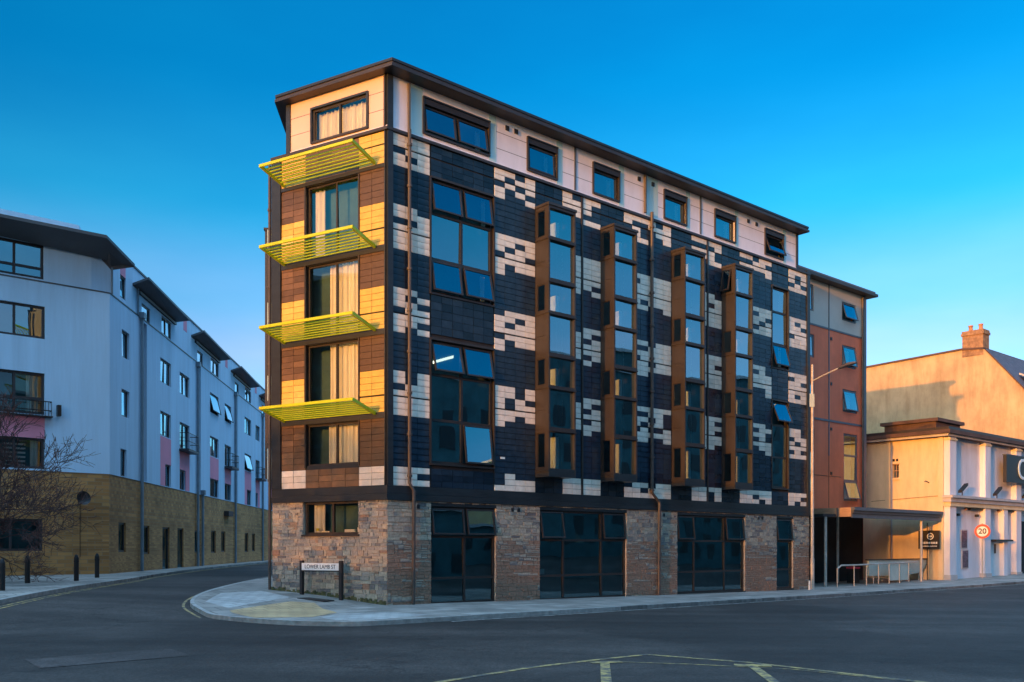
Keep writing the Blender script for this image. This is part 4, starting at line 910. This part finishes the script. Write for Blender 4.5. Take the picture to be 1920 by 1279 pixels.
s = MB(); s.wall(PF, .8, 22, 13.86, 16.0, [h for h in FW if h[3] > 13.8], M['whitewall'], -.02, .16); s.wall(PSD, .3, 52, 13.86, 16.15, [h for h in sh_ if h[3] > 13.8], M['whitewall'], -.02, .16)
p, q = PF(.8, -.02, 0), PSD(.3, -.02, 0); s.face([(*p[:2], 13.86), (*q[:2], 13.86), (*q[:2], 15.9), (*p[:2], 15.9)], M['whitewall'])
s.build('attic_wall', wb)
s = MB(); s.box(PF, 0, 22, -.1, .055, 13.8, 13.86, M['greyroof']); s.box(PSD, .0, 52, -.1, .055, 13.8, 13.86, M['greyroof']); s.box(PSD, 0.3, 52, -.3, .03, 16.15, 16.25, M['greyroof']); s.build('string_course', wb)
s = MB(); s.prism([PF(21, -.7, 0)[:2], PF(.6, -.7, 0)[:2], PSD(.9, -.6, 0)[:2], PSD(50, -.6, 0)[:2], PSD(50, -12, 0)[:2], PF(21, -14, 0)[:2]], 0, 15.9, M['interior']); s.build('interior_wall', wb)
s = MB()
A0 = [PF(22, 1.0, 16.0), (-18.36, 42.28, 15.95), (-18.1, 44.8, 15.4)]; A1 = [PSD(.25, 0, 15.08), PF(.8, 0, 15.86), PF(22, 0, 15.86)]
s.slab([(x, y, z + .05) for x, y, z in A0 + A1], .14, M['greyroof']); s.build('eaves_roof', wb)
s = MB(); s.prism([PF(22, -1.6, 0)[:2], PF(.9, -1.6, 0)[:2], PF(.4, -2.6, 0)[:2], PF(.4, -9, 0)[:2], PF(22, -9, 0)[:2]], 15.9, 17.25, M['whitewall'], top=M['greyroof']); s.build('penthouse', wb)
for a, b in ((3.5, 11.4), (15.2, 23.0), (27.0, 34.5), (38.7, 46.2)):
    s = MB(); s.slab([PSD(a, -.02, 15.3), PSD(b, -.02, 15.3), PSD(b + .1, .82, 15.45), PSD(a - .1, .82, 15.6)], .12, M['greyroof']); s.box(PSD, a + .9, b, -.02, .1, 15.02, 15.16, M['ltframe']); s.build('eaves_roof', wb)
s = MB()
for a, b, c, d in SLOT: s.box(PSD, a, b, -.2, -.14, c, d, M['ltframe'])
s.build('slot_panel', wb)
for k in range(4):
    for u, zt in ((4.55, 13.75), (17.6, 5.3)) if k == 0 else ((4.55 + 11.75 * k, 13.5),):
        s = MB(); s.tube([PSD(u, .14, zt), PSD(u, .14, .4)], .085, M['bluepipe'], 10); s.box(PSD, u - .17, u + .17, .03, .3, zt, zt + .3, M['bluepipe']); s.build('drainpipe', wb)
s = MB(); s.tube([PSD(.22, .05, 15.1), PSD(.22, .05, 13.86)], .05, M['bluepipe']); s.tube([PSD(4.2, .05, 15.4), PSD(4.2, .05, 13.86)], .05, M['bluepipe']); s.build('drainpipe', wb)
def pinkp(P, u0, u1, z0, z1): s = MB(); s.box(P, u0, u1, .0, .036, z0, z1, M['pink']); s.build('pink_panel', wb)
pinkp(PF, 2.82, 6.3, 6.76, 7.74)
for k in range(4):
    c1, c2 = ((8.25, 10.4), (12.3, 14.6)) if k == 0 else (((20.1, 22.7), (24.7, 26.9)) if k == 1 else ((8.6 + 11.75 * k, 11.4 + 11.75 * k), (13.4 + 11.75 * k, 15.4 + 11.75 * k)))
    if k == 1: pinkp(PSD, c1[0], c1[1], 6.6, 8.1); pinkp(PSD, c2[0], c2[1], 6.55, 7.8)
    else:
        pinkp(PSD, c1[0], c1[1], 6.6, 8.1); pinkp(PSD, c2[0], c2[1], 6.55, 7.8); pinkp(PSD, c1[0], c1[0] + .95, 5.33, 6.6); pinkp(PSD, c2[1] - .95, c2[1], 5.33, 6.55)
    s = MB(); s.box(PSD, 1.6 + 11.75 * k, 2.4 + 11.75 * k, -.05, -.012, 15.2, 16.1, M['pink']); s.build('pink_panel', wb)
    s = MB(); a, b = c2                                          # railed balcony
    s.box(PSD, a - .1, b + .1, .03, .6, 7.66, 7.8, M['ltframe']); 
    for z in (8.25, 8.75): s.tube([PSD(a - .08, .05, z), PSD(a - .08, .58, z), PSD(b + .08, .58, z), PSD(b + .08, .05, z)], .022, M['black'], 6)
    for u in [a - .08 + (b - a + .16) * q / 8 for q in range(9)]: s.tube([PSD(u, .58, 7.8), PSD(u, .58, 8.75)], .012, M['black'], 5)
    s.build('balcony', wb)
for i, h in enumerate(FW):
    fw_ = window(wb, PF, *h, us=[4.05 if i != 4 else 4.2], zs=[14.42] if i == 0 else ([8.55] if i == 2 else ()), rec=.1, fw=.11, frame='ltframe', glass='glass' if i < 2 else 'glassclear', curtain=[(3.0, 3.5, 7.9, 9.6)] if i == 2 else ([(3.0, 3.35, 5.45, 6.7)] if i == 3 else None))
    if i == 3:
        b = MB()
        for q in range(6): b.box(PF, 3.5, 4.4, -.5, -.46, 5.5 + q * .19, 5.58 + q * .19, M['blind'])
        b.build('blind', fw_)
s = MB()
for z in (8.0, 8.4): s.tube([PF(6.5, .3, z), PF(2.6, .3, z), PF(2.6, .05, z)], .025, M['black'], 6)
for u in [2.6 + .13 * q for q in range(30)]: s.tube([PF(u, .3, 7.75), PF(u, .3, 8.4)], .012, M['black'], 5)
s.box(PF, 2.55, 6.6, .03, .35, 7.7, 7.76, M['black']); s.box(PF, 2.2, 2.35, .1, .35, 7.8, 8.3, M['black']); s.build('balcony', wb)
for h in SW:
    door = h[2] == .4
    window(wb, PSD, *h[:4], us=[(h[0] + h[1]) / 2] if h[1] - h[0] > 1.6 and not h[4] else (), rec=.1, fw=.09, frame='ltframe', glass='glass' if h[2] > 8 else 'glassdark', opened={(0, 0): h[4]} if h[4] else {}, name='door' if door else 'window')
s = MB(); b = PSD(25.2, .25, 4.35); s.box(PSD, 24.6, 26.2, 0, .35, 4.15, 4.5, M['ltframe']); s.build('extractor_hood', wb)
ds = thing('satellite_dish', PF(1.31, .1, 3.9), 'round dark dish fixed to the buff brick wall above the bollards', 'satellite dish')
s = MB(); n_ = Vector((.75, -.65, .15)).normalized(); c_ = Vector(PF(1.31, .45, 4.1))
for q in range(6):
    r0, r1 = .32 * q / 6, .32 * (q + 1) / 6; t0, t1 = .25 * r0 * r0 * 4, .25 * r1 * r1 * 4
    x = n_.orthogonal().normalized(); y = n_.cross(x)
    for k in range(20):
        a, b = 2 * math.pi * k / 20, 2 * math.pi * (k + 1) / 20
        pt = lambda r, an, t: c_ + (x * math.cos(an) + y * math.sin(an)) * r + n_ * t
        s.face([pt(r0, a, t0), pt(r1, a, t1), pt(r1, b, t1), pt(r0, b, t0)], M['black']); s.face([pt(r0, a, t0 - .02), pt(r0, b, t0 - .02), pt(r1, b, t1 - .02), pt(r1, a, t1 - .02)], M['black'])
s.build('dish', ds); s = MB(); s.tube([PF(1.31, .0, 4.0), PF(1.31, .4, 4.08)], .03, M['black']); s.tube([PF(1.31, .03, 3.95), PF(1.31, .03, 1.4)], .012, M['black'], 5); s.build('bracket', ds)

# ------------------------------------------------------------------ 7. street furniture
lp = thing('street_lamp', (14.8, 46.0, -.2), 'tall slim street lamp arching over the road by the last stone pier', 'street lamp')
s = MB(); zb = gz(14.8, 46.0) + .1; s.tube([(14.8, 46.0, zb), (14.8, 46.0, 1.3)], .10, M['galv'], 14); s.tube([(14.8, 46.0, 1.3), (14.8, 46.0, 6), (14.8, 46.0, 10.85)], .085, M['galv'], 14, .055); s.build('pole', lp)
s = MB(); d = Vector((N[0], N[1], 0)); p = Vector((14.8, 46.0, 10.05)); s.tube([p, p + d * .6 + Vector((0, 0, .2)), p + d * 1.5 + Vector((0, 0, .45))], .03, M['galv'], 8); s.build('arm', lp)
s = MB(); f = lambda a, b, c: tuple(p + d * (1.4 + a) + Vector((-d.y, d.x, 0)) * b + Vector((0, 0, .38 + c + a * .18)))
prof_ = [(0, .07, .07), (.2, .14, .10), (.55, .17, .13), (.85, .12, .08), (.95, .05, .04)]
for (a, w, h), (a2, w2, h2) in zip(prof_, prof_[1:]):
    R1 = [f(a, -w, 0), f(a, w, 0), f(a, w * .7, h), f(a, -w * .7, h)]; R2 = [f(a2, -w2, 0), f(a2, w2, 0), f(a2, w2 * .7, h2), f(a2, -w2 * .7, h2)]
    for k in range(4): s.face([R1[k], R2[k], R2[(k + 1) % 4], R1[(k + 1) % 4]], M['steelgrey'] if k == 0 else M['pipe'])
s.face([f(0, -.07, 0), f(0, -.049, .07), f(0, .049, .07), f(0, .07, 0)], M['pipe']); s.build('lamp_head', lp)
s = MB(); s.boxf(lambda a, b, c: (14.7 + a, 45.88 + b, 8.75 + c), -.08, .16, -.02, .0, 0, .65, M['balus']); s.build('plate', lp)
for i, (x, y) in enumerate([(-16.28, 29.8), (-17.6, 33.9), (-16.78, 35.95), (-17.36, 39.05)]):
    t = thing('bollard', (x, y, gz(x, y) + .1), ['bollard cut by the left edge of the photo, nearest the road', 'bollard below the dark ground floor window of the brick wall', 'bollard below the satellite dish on the brick wall', 'bollard nearest the side street corner of the brick wall'][i], 'bollard', 'black bollards before the brick wall')
    z = gz(x, y) + .1; s = MB(); s.tube([(x, y, z), (x, y, z + .80), (x, y, z + .9)], .09, M['black'], 14); s.build('post', t); s = MB(); s.tube([(x, y, z + .9), (x, y, z + .98), (x, y, z + 1.03)], .085, M['black'], 14, .035); s.tube([(x, y, z + .74), (x, y, z + .8)], .1, M['black'], 14); s.build('cap', t)
b = PR(24.15, .35, 0); z = gz(b[0], b[1]) + .1
s = MB(); s.tube([(b[0], b[1], z), (b[0], b[1], z + .42), (b[0], b[1], z + .46)], .045, M['signwhite'], 12, .04); tag(s.build('marker_post'), 'short white post standing by the stone pier next to the street lamp', 'post')
sn = thing('street_name_sign', PL(2.45, .35, .1), 'white street name plate between two black posts before the stone wall', 'street sign')
for u in (1.62, 3.32):
    b = PL(u, .35, 0); z = gz(b[0], b[1]) + .09; s = MB(); s.box(PL, u - .055, u + .055, .29, .40, z, 1.42, M['signblack']); s.build('post', sn)
PN = Plane(PL(0, .4, 0)[:2], PL.d, PL.n)
s = MB(); s.box(PN, 1.67, 3.27, -.03, .01, 1.10, 1.34, M['signwhite']); s.box(PN, 1.67, 3.27, -.03, .008, 1.06, 1.10, M['signblack']); s.build('plate', sn)
text(sn, 'LOWER LAMB ST', PN, 2.47, .012, 1.215, .19, M['signblack'], sx=.93)
SPn = Vector((-.42, -.9, 0)).normalized(); SPp = PR(43.4, .55, 0)
PP = Plane(SPp[:2], (-SPn.y, SPn.x), (SPn.x, SPn.y))
sp = thing('speed_limit_sign', (*SPp[:2], -.1), 'round red and white 20 speed limit sign before the pilastered wall', 'road sign')
s = MB(); s.tube([PP(0, -.06, gz(*SPp[:2]) + .1), PP(0, -.06, 3.35)], .038, M['galv'], 10); s.build('post', sp)
s = MB(); s.disc(PP(0, 0, 2.83), (*PP.n, 0), .45, M['signred'], 36, .02, .315); s.build('ring', sp); s = MB(); s.disc(PP(0, 0, 2.83), (*PP.n, 0), .315, M['signwhite'], 36, .016); s.build('face', sp)
text(sp, '20', PP, 0, .019, 2.83, .46, M['signblack'], ext=.003, bold=.012)
# bare tree at the left edge
tr = thing('bare_tree', (-21.0, 33.2, .5), 'leafless bushy tree spreading its twigs across the buff brick wall at the left edge', 'tree')
random.seed(21)
tb, cbm = MB(), MB()
def grow(p, d, L, r, lv, tgt):
    pts = [p]; q = p
    for k in range(3):
        d = (d + Vector((random.gauss(0, .13), random.gauss(0, .13), random.gauss(.03, .1)))).normalized(); q = q + d * L / 3; pts.append(q)
    tgt.tube(pts, r, M['bark'], 6 if lv < 2 else 4, r * .62, cap=lv == 0)
    if lv >= 6: return
    for k in range(3 if lv < 3 else (4 if lv < 5 else 3)):
        nd = (d + Vector((random.gauss(0, .55), random.gauss(0, .55), random.gauss(.05, .38)))).normalized()
        grow(pts[-1] if k else pts[2], nd, L * random.uniform(.60, .82), max(.0095, r * .6), lv + 1, cbm)
for q_ in range(5): grow(Vector((-20.7 + q_ * .1, 33.2 - q_ * .07, .4)), Vector((-.1 + .13 * q_, -.14 + .07 * q_, 1)), 1.75 + .13 * q_, .075, 0, tb)
tb.build('trunk', tr); cbm.build('crown', tr)

# end of the side street
te = thing('terrace_building', (-16, 118, .5), 'distant brick building closing the end of the side street', 'building')
PE = Plane((-44, 116), (1, 0), (0, -1)); wins = [(1.5 + 3.2 * i, 2.8 + 3.2 * i, 1.6 + 3.1 * k, 3.2 + 3.1 * k) for i in range(15) for k in range(3)]
s = MB(); s.wall(PE, 0, 50, -.5, 11, wins, M['redbrick'], 0, .2); s.prism([(-44, 116.6), (6, 116.6), (6, 128), (-44, 128)], -.5, 10.9, M['dark']); s.build('wall', te)
s = MB(); s.slab([(-44.4, 115.6, 11.0), (6.4, 115.6, 11.0), (6.4, 122, 14.5), (-44.4, 122, 14.5)], .2, M['slate']); s.slab([(-44.4, 122, 14.5), (6.4, 122, 14.5), (6.4, 128.4, 11), (-44.4, 128.4, 11)], .2, M['slate']); s.build('roof', te)
for w_ in wins: s = MB(); a, b, c, d = w_; s.box(PE, a, b, -.2, -.12, c, d, M['ltframe']); s.build('window', te)

# ------------------------------------------------------------------ 8. the far side of the street: out of frame, seen as reflections and as the low sun's shadow
def block(pu0, pu1, o0, o1, h, mat, label, face='out', st=3.0):
    t = thing('terrace_building', PR((pu0 + pu1) / 2, (o0 + o1) / 2, 0), label, 'building', 'buildings across the road')
    s = MB(); s.prism([PR(pu0, o0, 0)[:2], PR(pu1, o0, 0)[:2], PR(pu1, o1, 0)[:2], PR(pu0, o1, 0)[:2]], -.5, h, M[mat], top=M['slate']); s.build('wall', t)
    PX = Plane(PR(pu0, o0, 0)[:2], (sa, ca), (-N[0], -N[1])) if face == 'out' else Plane(PR(pu1, o0, 0)[:2], N, (sa, ca))
    L = (pu1 - pu0) if face == 'out' else (o1 - o0)
    n = int(L / 2.6); s = MB()
    for i in range(n):
        for k in range(int((h - 1) / st)): s.box(PX, 1 + i * 2.6, 2.2 + i * 2.6, 0, .03, 1 + k * st, 2.6 + k * st, M['black'])
    s.build('window', t)
    s = MB(); s.prism([PR(pu0 - .2, o0 - .2, 0)[:2], PR(pu1 + .2, o0 - .2, 0)[:2], PR(pu1 + .2, o1 + .2, 0)[:2], PR(pu0 - .2, o1 + .2, 0)[:2]], h, h + .25, M['corn']); s.build('parapet', t)
block(-70, 35.5, 33, 45, 14.2, 'opposite', 'lower brick block across the road, mirrored in the lower panes of the tiled building')
block(35.7, 95, 33, 45, 18.5, 'opposite', 'taller brick block across the road, mirrored in the middle panes of the tiled building')
block(-57, -45, 1.2, 32.8, 4.6, 'redbrick', 'low block down the road that shades the foot of the tiled building', 'end')
tl = thing('tree_row', PR(-44, 17, 0), 'bare trees down the road that filter the last sun on the tiled building', 'trees')
random.seed(5); s = MB()
for k in range(8000):
    o, z, a = random.uniform(1.2, 32.8), random.uniform(3.6, 9.3), random.uniform(-1.2, 1.2); L, w = random.uniform(.3, .9), random.uniform(.03, .08)
    du = random.uniform(-1, 1); f = lambda p, q: PR(-43 + du, o + p * math.sin(a) + q * math.cos(a), z + p * math.cos(a) - q * math.sin(a))
    s.face([f(-L / 2, -w / 2), f(L / 2, -w / 4), f(L / 2, w / 4), f(-L / 2, w / 2)], M['bark'])
tw = s.build('branches', tl)
for k in range(11): s = MB(); b = PR(-43, 2.5 + k * 2.9, 0); s.tube([(b[0], b[1], -.3), (b[0], b[1], 5.5)], .16, M['bark'], 8, .06); s.build('trunk', tl)
block(-57, -45, -45, 1.0, 24, 'redbrick', 'tall block down the road that keeps the low sun off the white block', 'end')

# ------------------------------------------------------------------ light, sky, camera
SUN_AZ, SUN_EL = 216, 4.6
sv = Vector((math.sin(rad(SUN_AZ)) * math.cos(rad(SUN_EL)), math.cos(rad(SUN_AZ)) * math.cos(rad(SUN_EL)), math.sin(rad(SUN_EL))))
sd = bpy.data.lights.new('sun', 'SUN'); sd.energy = 1.5; sd.angle = rad(.5); sd.color = (1, .345, .03)
so = bpy.data.objects.new('sun', sd); COL.objects.link(so); so.rotation_euler = sv.to_track_quat('Z', 'Y').to_euler(); so.location = (0, 0, 40)
wd = bpy.data.worlds.new('World'); scene.world = wd; wd.use_nodes = True; nt = wd.node_tree
bg = nt.nodes['Background']; sk = nt.nodes.new('ShaderNodeTexSky'); sk.sky_type = 'NISHITA'; sk.sun_disc = False
sk.sun_elevation = rad(SUN_EL); sk.sun_rotation = rad(SUN_AZ); sk.altitude = 0; sk.air_density = 1.0; sk.dust_density = 1.5; sk.ozone_density = 3.0
hs = nt.nodes.new('ShaderNodeHueSaturation'); hs.inputs['Saturation'].default_value = 1.1
gm = nt.nodes.new('ShaderNodeGamma'); gm.inputs['Gamma'].default_value = 1.25
nt.links.new(sk.outputs[0], gm.inputs['Color']); nt.links.new(gm.outputs[0], hs.inputs['Color']); tc = nt.nodes.new('ShaderNodeTexCoord'); sp_ = nt.nodes.new('ShaderNodeSeparateXYZ'); nt.links.new(tc.outputs['Generated'], sp_.inputs[0])
tr_ = ramp(nt, [(0, (.85, 1.0, 1.7)), (.13, (1.0, 1.15, 1.4)), (.20, (1.75, 1.1, 1.08)), (.25, (1.2, 1.12, 1.05)), (.34, (.22, 1.1, 1.0)), (.45, (.02, .93, .95)), (1, (.2, 1.1, 1.3))], 'EASE')
nt.links.new(sp_.outputs['Z'], tr_.inputs['Fac'])
tm = nt.nodes.new('ShaderNodeMixRGB'); tm.blend_type = 'MULTIPLY'; tm.inputs[0].default_value = 1
nt.links.new(hs.outputs[0], tm.inputs[1]); nt.links.new(tr_.outputs[0], tm.inputs[2])
# thin uneven haze
hz = nt.nodes.new('ShaderNodeMapping'); hz.inputs['Scale'].default_value = (1.2, 1.2, 4); hn = nt.nodes.new('ShaderNodeTexNoise'); hn.inputs['Scale'].default_value = 2.2; hn.inputs['Detail'].default_value = 5
nt.links.new(tc.outputs['Generated'], hz.inputs['Vector']); nt.links.new(hz.outputs[0], hn.inputs['Vector'])
hr = ramp(nt, [(.3, (.84, .92, .95)), (.72, (1.5, 1.1, 1.04))]); nt.links.new(hn.outputs['Fac'], hr.inputs['Fac'])
hm = nt.nodes.new('ShaderNodeMixRGB'); hm.blend_type = 'MULTIPLY'; hm.inputs[0].default_value = 1; nt.links.new(tm.outputs[0], hm.inputs[1]); nt.links.new(hr.outputs[0], hm.inputs[2])
# added pale glow overhead, above the frame, to brighten shaded ground and walls
zr = ramp(nt, [(.60, (0, 0, 0)), (.80, (2.8, 4.4, 6.0))], 'EASE'); nt.links.new(sp_.outputs['Z'], zr.inputs['Fac'])
ad = nt.nodes.new('ShaderNodeMixRGB'); ad.blend_type = 'ADD'; ad.inputs[0].default_value = 1
nt.links.new(hm.outputs[0], ad.inputs[1]); nt.links.new(zr.outputs[0], ad.inputs[2]); nt.links.new(ad.outputs[0], bg.inputs['Color'])
bg.inputs['Strength'].default_value = .15
cam = bpy.data.cameras.new('camera'); co = bpy.data.objects.new('camera', cam); COL.objects.link(co); scene.camera = co
co.location = (0, 0, 1.886); co.rotation_euler = (rad(90), 0, 0); cam.sensor_width = 36; cam.lens = 36 * 1750 / 1920; cam.shift_y = 385.5 / 1920; cam.clip_end = 4000; cam.clip_start = .1
vs = scene.view_settings; vs.view_transform = 'Standard'; vs.look = 'None'; vs.gamma = 1; vs.exposure = 1.45
